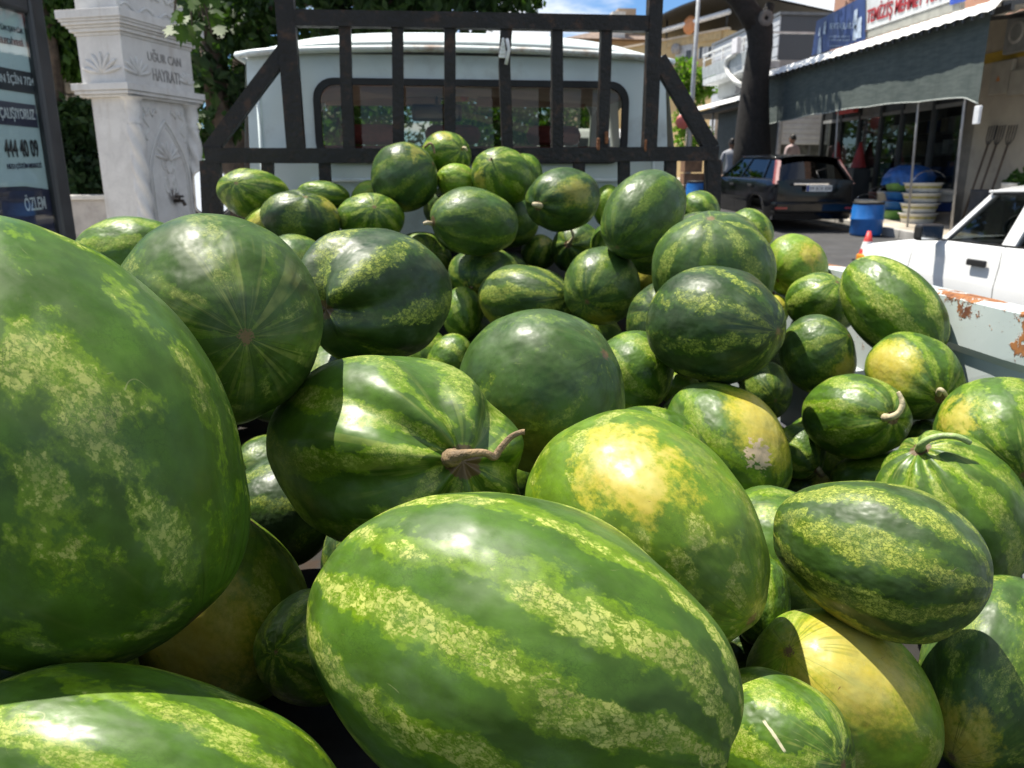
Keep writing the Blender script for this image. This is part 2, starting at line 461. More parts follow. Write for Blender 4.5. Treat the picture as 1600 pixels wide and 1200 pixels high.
# cabin interior
seat_m = mat('red_seat', (.30, .07, .06), .85, var=.35, nscale=9, bump=.2)
lin_m = mat('headliner', (.40, .34, .28), .9, var=.12)
b = MB(); b.box(-.62, .95, 3.74, 3.88, 1.0, 1.645, .05); b.box(-.62, .95, 3.8, 4.3, .92, 1.06, .05); b.build('seat', seat_m, cab_o)
for x in (-.25, .12, .6):
    b = MB(); b.box(x-.13, x+.13, 3.76, 3.86, 1.65, 1.74, .04); b.build('headrest', seat_m, cab_o)
b = MB(); b.grid([[(-.70+1.72*i/8, y, 1.945-.012*abs(i-4)) for i in range(9)] for y in (3.52, 4.1, 4.66)]); b.build('headliner', lin_m, cab_o)
b = MB(); b.box(-.64, 1.0, 4.46, 4.74, 1.2, 1.36, .04); b.build('dashboard', mat('dashboard', (.03, .03, .03), .7), cab_o)
for x0, x1 in ((-.55, .08), (.28, .9)):
    b = MB(); b.box(x0, x1, 4.55, 4.57, 1.885, 1.935, .008); b.build('sun_visor', lin_m, cab_o)
b = MB(); b.lathe([(.185, -.014), (.2, 0), (.185, .014), (.17, 0), (.185, -.014)], (0, 0, 0), 24); sw = b.build('steering_wheel', rubber, cab_o, local=True)
sw.location = Vector((-.28, 4.28, 1.33))-wloc(cab_o); sw.rotation_euler = (math.radians(-40), 0, 0)
p1 = atY(643, 162, 4.42); p2 = atY(722, 190, 4.42)
b = MB(); b.box(p1.x, p2.x, 4.41, 4.435, p2.z, p1.z, .012); im = b.build('rear_view_mirror', mat('mirror_back', (.03, .028, .026), .5), cab_o)
b = MB(); b.box(p1.x+.02, p2.x-.02, 4.405, 4.409, p2.z+.015, p1.z-.015); b.build('mirror_glass', mat('dim_mirror', (.28, .24, .2), .15, metal=.7), im)
b = MB(); b.tube([((p1.x+p2.x)/2, 4.43, p1.z), ((p1.x+p2.x)/2, 4.55, 1.93)], .008); b.build('mirror_arm', rubber, im)
q1 = atY(711, 146, 4.6); q2 = atY(733, 159, 4.6)
b = MB(); b.box(q1.x, q2.x, 4.6, 4.604, q2.z, q1.z); st = b.build('windscreen_sticker', mat('yellow_sticker', (.65, .42, .06), .6, var=.05), cab_o)
b = MB(); b.lathe([(0, 0), (.02, 0), (.02, -.004), (0, -.004)], ((q1.x*.35+q2.x*.65), 4.599, (q1.z+q2.z)/2), 12, 'y'); b.build('sticker_dot', mat('sticker_red', (.5, .08, .03), .6), st)
# left door mirror
mroot = atY(330, 300, 4.3)
b = MB(); pts = rrect(-.085, .085, -.15, .15, .05); b.prism([(x, 0, z) for x, z in pts], (0, .05, 0))
dm = b.build('door_mirror', rubber, truck, local=True); dm.location = mroot-wloc(truck); dm.rotation_euler = (math.radians(-42), 0, math.radians(14))
b = MB(); b.prism([(x*.9, -.004, z*.93) for x, z in pts], (0, .003, 0)); b.build('mirror_glass', mat('mirror_silver', (.85, .88, .92), .03, metal=1., var=0), dm, local=True)
b = MB(); b.tube([(.0, .04, -.12), (.12, .2, -.2), (.22, .35, -.25)], .012); b.build('mirror_bracket', rubber, dm, local=True)

# rack
rack = MB(); rack.box(BX0+.0, BX1, RY-.03, RY+.03, 1.20, 1.225); rk = rack.build('rack', black_steel, truck)
def px_bar(pts, w, d=.045, name='bar', parent=rk, dy=0.):
    b = MB(); P = [atY(x, y, RY) for x, y in pts]
    for p in P: p.y += dy
    b2 = [b.bar(P[i], P[i+1], w, d, (0, 1, 0)) for i in range(len(P)-1)]
    return b.build(name, black_steel, parent)
px_bar([(462, 29), (740, 33), (1012, 38)], .058, .05, 'top_rail')
px_bar([(322, 243), (700, 244), (1120, 240)], .058, .05, 'middle_rail')
px_bar([(441, -75), (445, 0), (463, 232)], .070, .05, 'main_post')
px_bar([(1025, -75), (1023, 0), (1019, 110), (1014, 230)], .056, .05, 'main_post')
for p in ([(539, 42), (541, 130), (546, 235)], [(621, 42), (623, 235)], [(703, 44), (703, 236)], [(791, 45), (788, 100), (793, 235)], [(870, 47), (871, 235)], [(947, 48), (944, 150), (941, 234)]):
    px_bar(p, .045, .04, dy=.004)
px_bar([(447, 76), (327, 236)], .056, .045, 'brace', dy=.006); px_bar([(1029, 92), (1112, 232)], .060, .045, 'brace', dy=.006)
for p, w in (([(329, 252), (333, 345)], .075), ([(1114, 250), (1112, 345)], .06)): px_bar(p, w, .05, 'end_post', dy=.003)
for p in ([(418, 253), (420, 360)], [(507, 254), (512, 360)], [(600, 254), (606, 360)], [(800, 254), (800, 360)], [(905, 251), (903, 360)], [(975, 251), (975, 360)], [(1048, 250), (1045, 360)]):
    px_bar(p, .045, .04, 'short_post', dy=.004)
p = atY(787, 78, RY-.032)
tape_m = mat('white_tape', (.62, .62, .60), .7, var=.2, nscale=30)
b = MB()
for i in range(5):
    b.box(p.x-.020+.003*i, p.x+.014-.003*i, RY-.032-.002*i, RY-.026, p.z-.03+.013*i, p.z-.016+.015*i, .003)
b.tube([(p.x+.012, RY-.04, p.z+.04), (p.x+.02, RY-.045, p.z), (p.x+.008, RY-.04, p.z-.055)], .007, 6); b.build('tape', tape_m, rk)
rust_m = mat('rust_crust', (.20, .075, .03), .9, var=.5, nscale=40, bump=.8, bscale=120)
for x, y, w in ((935, 224, .006), (948, 214, .007), (1009, 226, .005)):
    q = atY(x, y, RY-.026); b = MB(); b.box(q.x-w, q.x+w, q.y-.004, q.y+.012, q.z-.028, q.z+.022, .004); b.build('rust_patch', rust_m, rk)
# key: outline (cx, cy, A, B, angle), pole, length ratio, distance, palette, stripes, threshold, fleck, streak, end kind, ground spots, taper, ribs, dent, warp, label
MELONS = {
'M1': ((40, 690, 398, 320, 45), ('a', 45, 0.95), 1.2, 0.907, 'G', 10, 0.68, 0.85, 0.15, 'b', [], 0.0, (0, 0), 0, 0.9,
    'huge mottled green melon filling the left edge of the front, its lower half in shade'),
'M2': ((336, 500, 170, 164, 20), ('p', 380, 523), 1.15, 1.129, 'GD', 9, 0.8, 0.45, 0.55, 'b', [], 0.0, (0, 0), 0.012, 0.3,
    'dark green melon with a brown dot and thin pale rays, behind the huge left one'),
'M3': ((205, 402, 92, 64, 5), ('a', 0, 0.95), 1.2, 2.136, 'G', 9, 0.5, 0.5, 0.5, 's', [], 0, (0, 0), 0, 0.25,
    'pale striped melon barely rising behind the ray marked melon at left'),
'M4': ((586, 460, 124, 105, 8), ('p', 503, 490), 1.15, 1.533, 'D', 7, 0.62, 0.9, 0.15, 's', [], 0, (5, 0.09), 0.16, 0.3,
    'dark melon with yellow flecked bands and a deep puckered end at its left'),
'M5': ((610, 710, 199, 153, 12), ('p', 705, 716), 1.25, 1.158, 'G', 10, 0.6, 0.55, 0.5, 's', [], 0.05, (7, 0.055), 0.09, 0.35,
    'ribbed green melon with a thick brown curling stalk, left side in shadow'),
'M6': ((845, 612, 134, 127, 60), ('a', -30, 0.85), 1.1, 1.300, 'DG', 8, 0.86, 0.6, 0.1, 'b', [(815, 725, 0.8, 0.35)], 0, (2, 0.02), 0, 0.5,
    'smooth dark melon with a large white glare, directly behind the brown stalk'),
'M7': ((1008, 828, 212, 165, 42), ('a', 40, 0.9), 1.2, 1.058, 'Y2', 9, 0.6, 0.8, 0.2, 'b', [(982, 728, 0.46, 0.95)], -0.04, (3, 0.012), 0, 0.7,
    'green melon with a large cream patch and brown scratches, behind the biggest front melon'),
'M8': ((806, 1022, 348, 254, 23), ('a', 27, 0.98), 1.35, 0.809, 'G', 12, 0.52, 1.0, 0.12, 'b', [], 0, (4, 0.02), 0, 0.3,
    'biggest front melon, green with broad speckled cream stripes, at bottom centre'),
'M9': ((215, 1235, 345, 200, 10), ('a', 25, 0.95), 1.35, 0.800, 'G', 10, 0.66, 0.7, 0.12, 'b', [], 0, (0, 0), 0, 0.4,
    'bright green melon cut off by the bottom left corner, with a sharp shadow edge'),
'M10': ((332, 952, 166, 150, 60), ('a', -60, 0.9), 1.15, 1.335, 'Y2', 7, 0.62, 0.5, 0.2, 'b', [(280, 985, 0.75, 1.0)], 0, (0, 0), 0, 0.5,
    'brownish yellow scarred melon sunk in shade under the huge left melon'),
'M12': ((1369, 866, 180, 117, 19), ('a', 19, 0.98), 1.5, 1.129, 'DM', 9, 0.4, 0.9, 0.1, 'b', [(1290, 965, 0.42, 0.8)], 0.16, (5, 0.008), 0, 0.28,
    'egg shaped melon with fine yellow mottling and yellow belly, lying at right'),
'M13': ((1490, 806, 140, 114, 45), ('p', 1440, 706), 1.15, 1.553, 'G', 10, 0.52, 0.6, 0.75, 's', [], 0, (10, 0.025), 0.05, 0.2,
    'striped melon with a curved green stalk on top, behind the egg shaped melon'),
'M13b': ((1375, 752, 80, 50, 0), ('a', 0, 0.9), 1.2, 1.825, 'G', 9, 0.55, 0.4, 0.5, 'b', [], 0, (0, 0), 0, 0.25,
    'low pale striped melon peeking out left of the curved green stalk'),
'M14': ((1572, 682, 118, 92, 15), ('p', 1597, 742), 1.15, 1.720, 'G', 10, 0.52, 0.6, 0.95, 'b', [(1490, 650, 0.42, 0.7)], 0, (0, 0), 0.02, 0.2,
    'melon at the right edge with fine pale streaks meeting in a brown point'),
'M15': ((1428, 588, 80, 66, 28), ('p', 1468, 618), 1.15, 1.866, 'G', 9, 0.55, 0.4, 0.6, 's', [(1385, 568, 0.75, 1.0)], 0, (8, 0.012), 0.03, 0.25,
    'half yellow half green melon with a short bent stalk, beside the rusty truck side'),
'M16': ((1396, 483, 100, 68, 42), ('a', 42, 0.95), 1.35, 2.028, 'G', 7, 0.46, 0.95, 0.2, 'b', [], 0, (0, 0), 0, 0.22,
    'large boldly striped upright melon next to the white car'),
'M17': ((1284, 474, 58, 47, 12), ('p', 1310, 436), 1.1, 2.280, 'G', 8, 0.5, 0.6, 0.8, 'b', [], 0, (0, 0), 0.02, 0.25,
    'small light striped melon wedged left of the boldly striped upright one'),
'M18': ((1244, 418, 53, 50, 60), ('p', 1212, 440), 1.05, 2.478, 'Y', 8, 0.55, 0.4, 0.4, 'b', [(1272, 398, 0.45, 0.8)], 0, (0, 0), 0.02, 0.4,
    'plain yellow green melon with a cream blotch, below the black car'),
'M19': ((1278, 554, 63, 60, 45), ('a', -30, 0.9), 1.1, 1.999, 'DG', 8, 0.66, 0.6, 0.4, 'b', [(1322, 580, 0.5, 0.7)], 0, (0, 0), 0, 0.3,
    'bluish green melon with a yellow lower side and shadowed left edge'),
'M20': ((1335, 651, 86, 66, 6), ('p', 1392, 652), 1.25, 1.766, 'G', 8, 0.55, 0.6, 0.45, 's', [], 0.04, (7, 0.02), 0.04, 0.28,
    'oval melon with a white curled stalk facing right, in front of the half yellow one'),
'M21': ((1136, 697, 112, 88, 48), ('a', 48, 0.92), 1.2, 1.605, 'G', 6, 0.72, 0.4, 0.2, 'b', [(1200, 660, 0.75, 1.0)], 0, (4, 0.012), 0, 0.5,
    'melon with a yellow shoulder and a ragged beige scar'),
'M22': ((1115, 507, 110, 92, 6), ('p', 1211, 516), 1.2, 1.664, 'D', 8, 0.6, 0.95, 0.55, 'b', [], 0, (0, 0), 0.02, 0.28,
    'dark melon with bright yellow flecked bands running to a ribbed right end'),
'M23': ((1113, 428, 98, 96, 0), ('a', -90, 0.85), 1.15, 1.898, 'DG', 8, 0.62, 0.85, 0.2, 'b', [], 0, (0, 0), 0.0, 0.22,
    'tall grey green melon with vertical flecked stripes and a long white glare'),
'M24': ((1006, 334, 77, 60, -50), ('p', 968, 383), 1.25, 2.274, 'DG', 7, 0.82, 0.3, 0.5, 'b', [], 0, (0, 0), 0.01, 0.35,
    'plain dark glossy melon leaning on its end, right of the pile top'),
'M25': ((881, 312, 59, 50, -10), ('p', 843, 322), 1.15, 2.770, 'D2', 7, 0.74, 0.4, 0.35, 's', [(900, 300, 0.5, 0.35)], 0.05, (6, 0.015), 0.04, 0.35,
    'round dark melon with a short pale stalk at its left, under the rack bars'),
'M26': ((742, 347, 69, 53, 13), ('p', 680, 349), 1.25, 2.573, 'DG', 8, 0.68, 0.55, 0.4, 's', [(790, 392, 0.5, 0.55)], 0.03, (0, 0), 0.02, 0.3,
    'oval dark green melon with an orange yellow lower right end, mid pile'),
'M27': ((632, 277, 56, 52, 70), ('a', -25, 0.9), 1.05, 2.980, 'D2', 8, 0.66, 0.5, 0.3, 'b', [(648, 235, 0.3, 0.3), (620, 328, 0.5, 0.35)], 0, (0, 0), 0, 0.3,
    'dark round melon on top of the pile with a scuffed shoulder'),
'M28': ((698, 243, 40, 36, 30), ('p', 723, 231), 1.1, 3.129, 'G', 9, 0.5, 0.6, 0.8, 'b', [(690, 212, 0.4, 0.5)], 0, (0, 0), 0.03, 0.25,
    'topmost yellow striped melon against the cab window'),
'M29': ((713, 282, 32, 27, 10), ('a', 0, 0.9), 1.1, 3.010, 'Y', 8, 0.55, 0.5, 0.4, 'b', [], 0, (0, 0), 0, 0.3,
    'small pale green melon under the topmost one'),
'M30': ((785, 276, 50, 45, 30), ('p', 768, 249), 1.15, 2.948, 'G', 8, 0.55, 0.6, 0.8, 'b', [(748, 280, 0.35, 0.6)], 0, (0, 0), 0.02, 0.25,
    'melon with pale starburst and a yellow patch near the pile top'),
'M30b': ((816, 273, 32, 34, 30), ('a', 30, 0.9), 1.1, 3.161, 'G', 8, 0.6, 0.5, 0.4, 'b', [], 0, (0, 0), 0, 0.3,
    'melon half hidden at the right of the starburst one near the pile top'),
'M31': ((398, 304, 59, 40, 14), ('p', 373, 284), 1.3, 3.152, 'G', 9, 0.52, 0.6, 1.0, 'b', [], 0, (0, 0), 0.02, 0.2,
    'long pale striped melon at the far left end of the pile by the rack post'),
'M32': ((470, 341, 64, 43, 12), ('a', -80, 0.8), 1.0, 2.843, 'D', 5, 0.45, 0.5, 0.3, 'b', [(520, 325, 0.4, 0.5)], 0, (6, 0.02), 0, 0.25,
    'dark melon with wide yellow bands lying left of the star topped one'),
'M32b': ((415, 350, 38, 28, -25), ('a', -25, 0.9), 1.2, 3.023, 'Y', 7, 0.5, 0.5, 0.3, 'b', [(400, 345, 0.5, 0.7)], 0, (0, 0), 0, 0.3,
    'yellowish melon end showing between the yellow banded one and the long pale one'),
'M33': ((504, 305, 42, 23, 5), ('a', 10, 0.9), 1.2, 3.177, 'G', 8, 0.55, 0.5, 0.4, 'b', [], 0, (0, 0), 0, 0.3,
    'low melon top just in front of the cab, behind the yellow banded one'),
'M34': ((580, 342, 53, 40, 4), ('p', 584, 321), 1.1, 2.882, 'G', 9, 0.55, 0.6, 1.0, 'b', [], 0, (0, 0), 0.02, 0.2,
    'melon with a pale star on its top, below the scuffed dark round one'),
'M35': ((574, 305, 27, 22, -30), ('a', -30, 0.9), 1.1, 3.172, 'Y', 8, 0.55, 0.5, 0.4, 'b', [], 0, (0, 0), 0, 0.3,
    'sliver of pale melon at the left of the scuffed dark round one'),
'M36': ((700, 326, 38, 34, 0), ('a', 0, 0.9), 1.1, 3.135, 'DG', 8, 0.6, 0.5, 0.4, 'b', [], 0, (0, 0), 0, 0.3,
    'melon half hidden behind the left end of the oval orange ended one'),
'M37': ((660, 400, 46, 38, 10), ('p', 672, 392), 1.1, 3.121, 'G', 9, 0.5, 0.6, 1.0, 'b', [], 0, (0, 0), 0.02, 0.2,
    'pale rayed melon half covered by the dark puckered melon'),
'M38': ((756, 428, 56, 43, 0), ('p', 738, 452), 1.2, 2.706, 'DG', 9, 0.46, 0.7, 0.5, 'b', [(737, 452, 0.3, 0.5)], 0, (0, 0), 0.01, 0.3,
    'mottled melon with a cream navel at its lower left, below the oval orange ended one'),
'M39': ((843, 394, 28, 28, 0), ('a', -70, 0.9), 1.05, 3.195, 'G', 8, 0.5, 0.7, 0.4, 'b', [(850, 375, 0.4, 0.5)], 0, (0, 0), 0, 0.3,
    'small yellow topped melon squeezed left of the thin stalked one'),
'M40': ((902, 388, 42, 41, 0), ('p', 888, 382), 1.1, 3.114, 'DG', 8, 0.6, 0.5, 0.6, 's', [], 0, (6, 0.02), 0.03, 0.3,
    'dark melon with a thin upright stalk, below the round stalked one'),
'M41': ((941, 447, 61, 62, 30), ('p', 918, 471), 1.1, 2.310, 'DG', 8, 0.6, 0.7, 0.8, 'b', [(940, 500, 0.4, 0.5)], 0, (0, 0), 0.02, 0.3,
    'round melon with a brown star shaped navel at its lower left, mid pile'),
'M42': ((825, 472, 81, 56, 14), ('p', 884, 455), 1.25, 2.444, 'DM', 9, 0.42, 0.8, 0.7, 'b', [(752, 490, 0.6, 0.6)], 0, (0, 0), 0.03, 0.3,
    'oval fine mottled melon with a yellow left end, behind the white glare melon'),
'M43': ((722, 489, 32, 42, 0), ('a', 60, 0.9), 1.1, 2.580, 'G', 8, 0.55, 0.6, 0.4, 'b', [], 0, (0, 0), 0, 0.3,
    'green melon showing between the puckered one and the fine mottled oval'),
'M44': ((988, 584, 64, 70, 30), ('a', 40, 0.9), 1.15, 1.789, 'G', 7, 0.5, 0.7, 0.45, 'b', [], 0, (0, 0), 0, 0.25,
    'bright melon with broad pale stripes, half hidden behind the white glare melon'),
'M45': ((1002, 548, 34, 30, 0), ('a', 0, 0.9), 1.1, 3.080, 'Y', 8, 0.55, 0.5, 0.4, 'b', [], 0, (0, 0), 0, 0.3,
    'pale melon sliver behind the broad pale striped one'),
'M46': ((1196, 611, 42, 46, 0), ('p', 1213, 625), 1.1, 2.302, 'DG', 8, 0.6, 0.5, 0.8, 'b', [], 0, (0, 0), 0.02, 0.3,
    'small dark melon with a star end, below the dark fleck banded one'),
'M47': ((1249, 706, 44, 42, 60), ('p', 1279, 735), 1.15, 1.855, 'G', 8, 0.55, 0.6, 0.5, 's', [], 0, (6, 0.02), 0.02, 0.3,
    'shaded melon with a thin curled stalk, right of the beige scarred one'),
'M48': ((1257, 772, 46, 45, 0), ('a', 30, 0.9), 1.1, 1.924, 'D', 8, 0.7, 0.4, 0.3, 'b', [(1285, 750, 0.5, 0.6)], 0, (0, 0), 0, 0.3,
    'dark melon with a lit yellow corner, below the shaded curled stalk one'),
'M49': ((1094, 328, 32, 30, 20), ('a', 30, 0.9), 1.1, 3.147, 'G', 8, 0.5, 0.5, 0.4, 'b', [], 0, (0, 0), 0, 0.3,
    'light green melon behind the right of the plain dark glossy one'),
'M50': ((1172, 362, 38, 34, 40), ('a', 40, 0.9), 1.15, 2.571, 'G', 8, 0.55, 0.6, 0.4, 'b', [(1200, 372, 0.4, 0.4)], 0, (0, 0), 0, 0.3,
    'smooth green melon sticking up beside the black car bumper'),
'M51': ((1188, 938, 48, 70, 0), ('a', 80, 0.9), 1.2, 1.256, 'G', 8, 0.66, 0.5, 0.3, 'b', [], 0, (0, 0), 0, 0.3,
    'pale green melon seen between the cream patch one and the egg shaped one'),
'M52': ((1318, 1096, 172, 128, 42), ('p', 1241, 1024), 1.25, 1.202, 'Y', 8, 0.55, 0.6, 0.7, 'b', [(1335, 1030, 0.8, 1.0)], 0, (0, 0), 0.03, 0.4,
    'yellow green melon with a dark navel in shadow, below the egg shaped one'),
'M53': ((1200, 1168, 142, 118, 38), ('p', 1318, 1196), 1.25, 1.030, 'G', 8, 0.62, 0.6, 0.7, 'b', [], 0.03, (0, 0), 0.02, 0.35,
    'green melon with a short white scratch, at the bottom edge right of centre'),
'M54': ((1552, 1050, 160, 122, 100), ('p', 1489, 1155), 1.2, 1.347, 'DG', 7, 0.6, 0.7, 0.4, 'b', [(1500, 1165, 0.5, 0.7)], 0, (0, 0), 0.02, 0.4,
    'dark green melon with a yellow lower end and navel, at the bottom right edge'),
'M55': ((1150, 1015, 45, 40, 0), ('a', 0, 0.9), 1.1, 1.304, 'D', 8, 0.7, 0.4, 0.3, 'b', [], 0, (0, 0), 0, 0.3,
    'dark melon deep in shade at the left of the yellow green navel one'),
'M56': ((1442, 692, 34, 36, 0), ('a', 0, 0.9), 1.1, 1.872, 'DG', 8, 0.6, 0.5, 0.3, 'b', [], 0, (0, 0), 0, 0.3,
    'small bit of melon showing right of the white curled stalk'),
'M57': ((1208, 490, 24, 30, 20), ('a', 90, 0.9), 1.1, 2.435, 'Y', 8, 0.5, 0.4, 0.3, 'b', [(1208, 475, 0.9, 1.0)], 0, (0, 0), 0, 0.3,
    'bright yellow sliver of melon behind the dark fleck banded end'),
'M58': ((703, 562, 34, 42, 30), ('a', 30, 0.9), 1.1, 2.399, 'G', 8, 0.5, 0.7, 0.4, 'b', [], 0, (0, 0), 0, 0.3,
    'lit bit of melon at the left of the white glare melon'),
'M59': ((950, 322, 25, 34, 0), ('a', 80, 0.9), 1.1, 3.231, 'Y', 8, 0.55, 0.5, 0.4, 'b', [], 0, (0, 0), 0, 0.3,
    'pale sliver of melon left of the plain dark glossy one'),
'M60': ((1012, 432, 27, 36, 0), ('a', 90, 0.9), 1.1, 2.784, 'Y', 8, 0.6, 0.4, 0.3, 'b', [(1012, 425, 0.9, 0.8)], 0, (0, 0), 0, 0.3,
    'yellow undersided melon shaded below the plain dark glossy one'),
'M61': ((1062, 608, 32, 28, 0), ('a', 0, 0.9), 1.1, 2.408, 'Y', 8, 0.55, 0.4, 0.4, 'b', [], 0, (0, 0), 0, 0.3,
    'pale green sliver of melon below the dark fleck banded one'),
}
DEEP = [(0.185, 2.957, 0.867, 0.128), (-0.052, 2.492, 0.913, 0.116), (0.676, 2.997, 1.029, 0.11), (-0.105, 2.966, 1.065, 0.108), (0.97, 2.773, 1.046, 0.112), (-0.52, 2.128, 1.103, 0.112), (0.389, 2.718, 1.065, 0.122), (-0.668, 2.927, 0.919, 0.128), (0.618, 2.355, 0.865, 0.096), (-0.261, 2.751, 0.889, 0.117), (0.526, 2.549, 0.949, 0.123), (-0.059, 2.715, 1.123, 0.123), (-0.376, 2.783, 1.129, 0.106), (0.115, 1.49, 0.863, 0.129), (-0.698, 2.184, 0.903, 0.127), (0.89, 2.311, 1.175, 0.119), (-0.628, 0.865, 1.039, 0.123), (0.592, 2.525, 1.17, 0.096), (-0.283, 0.754, 0.805, 0.105), (-0.638, 1.857, 0.938, 0.129), (0.635, 1.974, 1.125, 0.119), (0.396, 1.49, 0.845, 0.113), (-0.482, 2.577, 0.952, 0.114), (0.172, 2.713, 0.961, 0.098), (1.043, 2.467, 1.203, 0.103), (0.588, 1.179, 0.854, 0.121), (-0.2, 3.021, 0.868, 0.101), (0.854, 2.948, 1.146, 0.1), (0.275, 2.258, 0.885, 0.1), (0.91, 2.489, 0.887, 0.125), (-0.182, 1.6, 1.05, 0.122), (-0.684, 2.71, 1.205, 0.101), (1.04, 2.285, 0.936, 0.102), (-0.668, 1.827, 1.188, 0.099), (-0.046, 2.196, 0.811, 0.117), (0.202, 1.725, 0.9, 0.113), (0.377, 2.75, 0.845, 0.096), (0.385, 1.28, 0.987, 0.116), (-0.123, 1.325, 0.813, 0.095), (-0.107, 0.38, 0.891, 0.096), (0.062, 1.251, 0.804, 0.104), (-0.345, 0.366, 0.844, 0.109), (0.839, 2.146, 1.306, 0.1), (0.538, 1.864, 0.816, 0.098), (-0.597, 3.027, 1.168, 0.113), (0.214, 2.505, 0.849, 0.11), (-0.665, 2.705, 0.861, 0.103), (-0.527, 0.646, 1.01, 0.1), (0.707, 2.416, 1.293, 0.097), (-0.493, 1.239, 1.127, 0.126), (0.978, 2.784, 1.284, 0.097), (0.811, 2.704, 0.887, 0.099), (1.011, 2.934, 0.871, 0.1), (0.441, 2.11, 0.924, 0.116), (-0.382, 2.994, 1.063, 0.101), (0.683, 2.816, 1.253, 0.098), (0.749, 2.129, 1.035, 0.098), (0.62, 2.896, 0.835, 0.115), (0.117, 0.872, 0.805, 0.105), (0.283, 2.957, 1.126, 0.098), (-0.133, 1.678, 0.836, 0.117), (0.983, 1.715, 0.823, 0.124), (-0.043, 1.06, 0.841, 0.109), (-0.484, 0.613, 0.807, 0.096), (-0.153, 1.382, 1.031, 0.101), (0.363, 1.893, 0.992, 0.114), (0.733, 2.02, 0.824, 0.097), (0.641, 1.624, 0.874, 0.098), (0.157, 0.444, 0.867, 0.11), (-0.437, 2.544, 1.209, 0.118), (-0.631, 0.813, 0.819, 0.104), (-0.039, 2.848, 0.832, 0.096), (0.119, 2.864, 1.336, 0.107), (0.854, 2.525, 1.178, 0.096), (-0.079, 0.603, 0.812, 0.099), (-0.582, 1.621, 0.954, 0.103), (-0.271, 1.81, 0.923, 0.096), (-0.51, 1.428, 0.967, 0.097), (-0.634, 1.099, 0.934, 0.106), (-0.257, 2.54, 0.798, 0.103), (-0.641, 2.494, 0.823, 0.102), (-0.614, 0.314, 0.976, 0.12), (-0.722, 1.504, 0.865, 0.099), (-0.683, 0.532, 0.845, 0.101), (-0.342, 2.098, 0.82, 0.102), (-0.163, 1.976, 0.822, 0.111), (-0.487, 2.342, 0.928, 0.108), (-0.264, 2.302, 0.863, 0.095), (-0.587, 1.315, 0.83, 0.096), (-0.512, 1.507, 0.79, 0.098), (-0.415, 2.0, 0.976, 0.1), (-0.449, 0.805, 0.923, 0.097), (-0.313, 1.473, 0.848, 0.112), (-0.416, 1.846, 0.788, 0.098), (-0.172, 0.936, 0.887, 0.076), (-0.492, 0.962, 0.853, 0.074), (0.325, 3.091, 1.336, 0.105), (0.884, 3.086, 1.008, 0.097), (0.058, 3.094, 0.7, 0.12)]
PAL = {  # dark stripe, mid, pale fleck
 'D':  ((.017, .038, .009), (.042, .092, .010), (.27, .32, .045)),
 'D2': ((.024, .055, .011), (.060, .120, .011), (.25, .29, .040)),
 'DG': ((.034, .071, .013), (.085, .155, .010), (.29, .34, .06)),
 'DM': ((.027, .058, .010), (.085, .150, .010), (.33, .37, .06)),
 'GD': ((.032, .068, .007), (.068, .130, .008), (.34, .37, .09)),
 'G':  ((.042, .092, .007), (.135, .235, .006), (.40, .43, .10)),
 'Y2': ((.075, .140, .008), (.170, .250, .010), (.38, .40, .10)),
 'Y':  ((.115, .200, .012), (.200, .290, .016), (.44, .45, .11)),
}
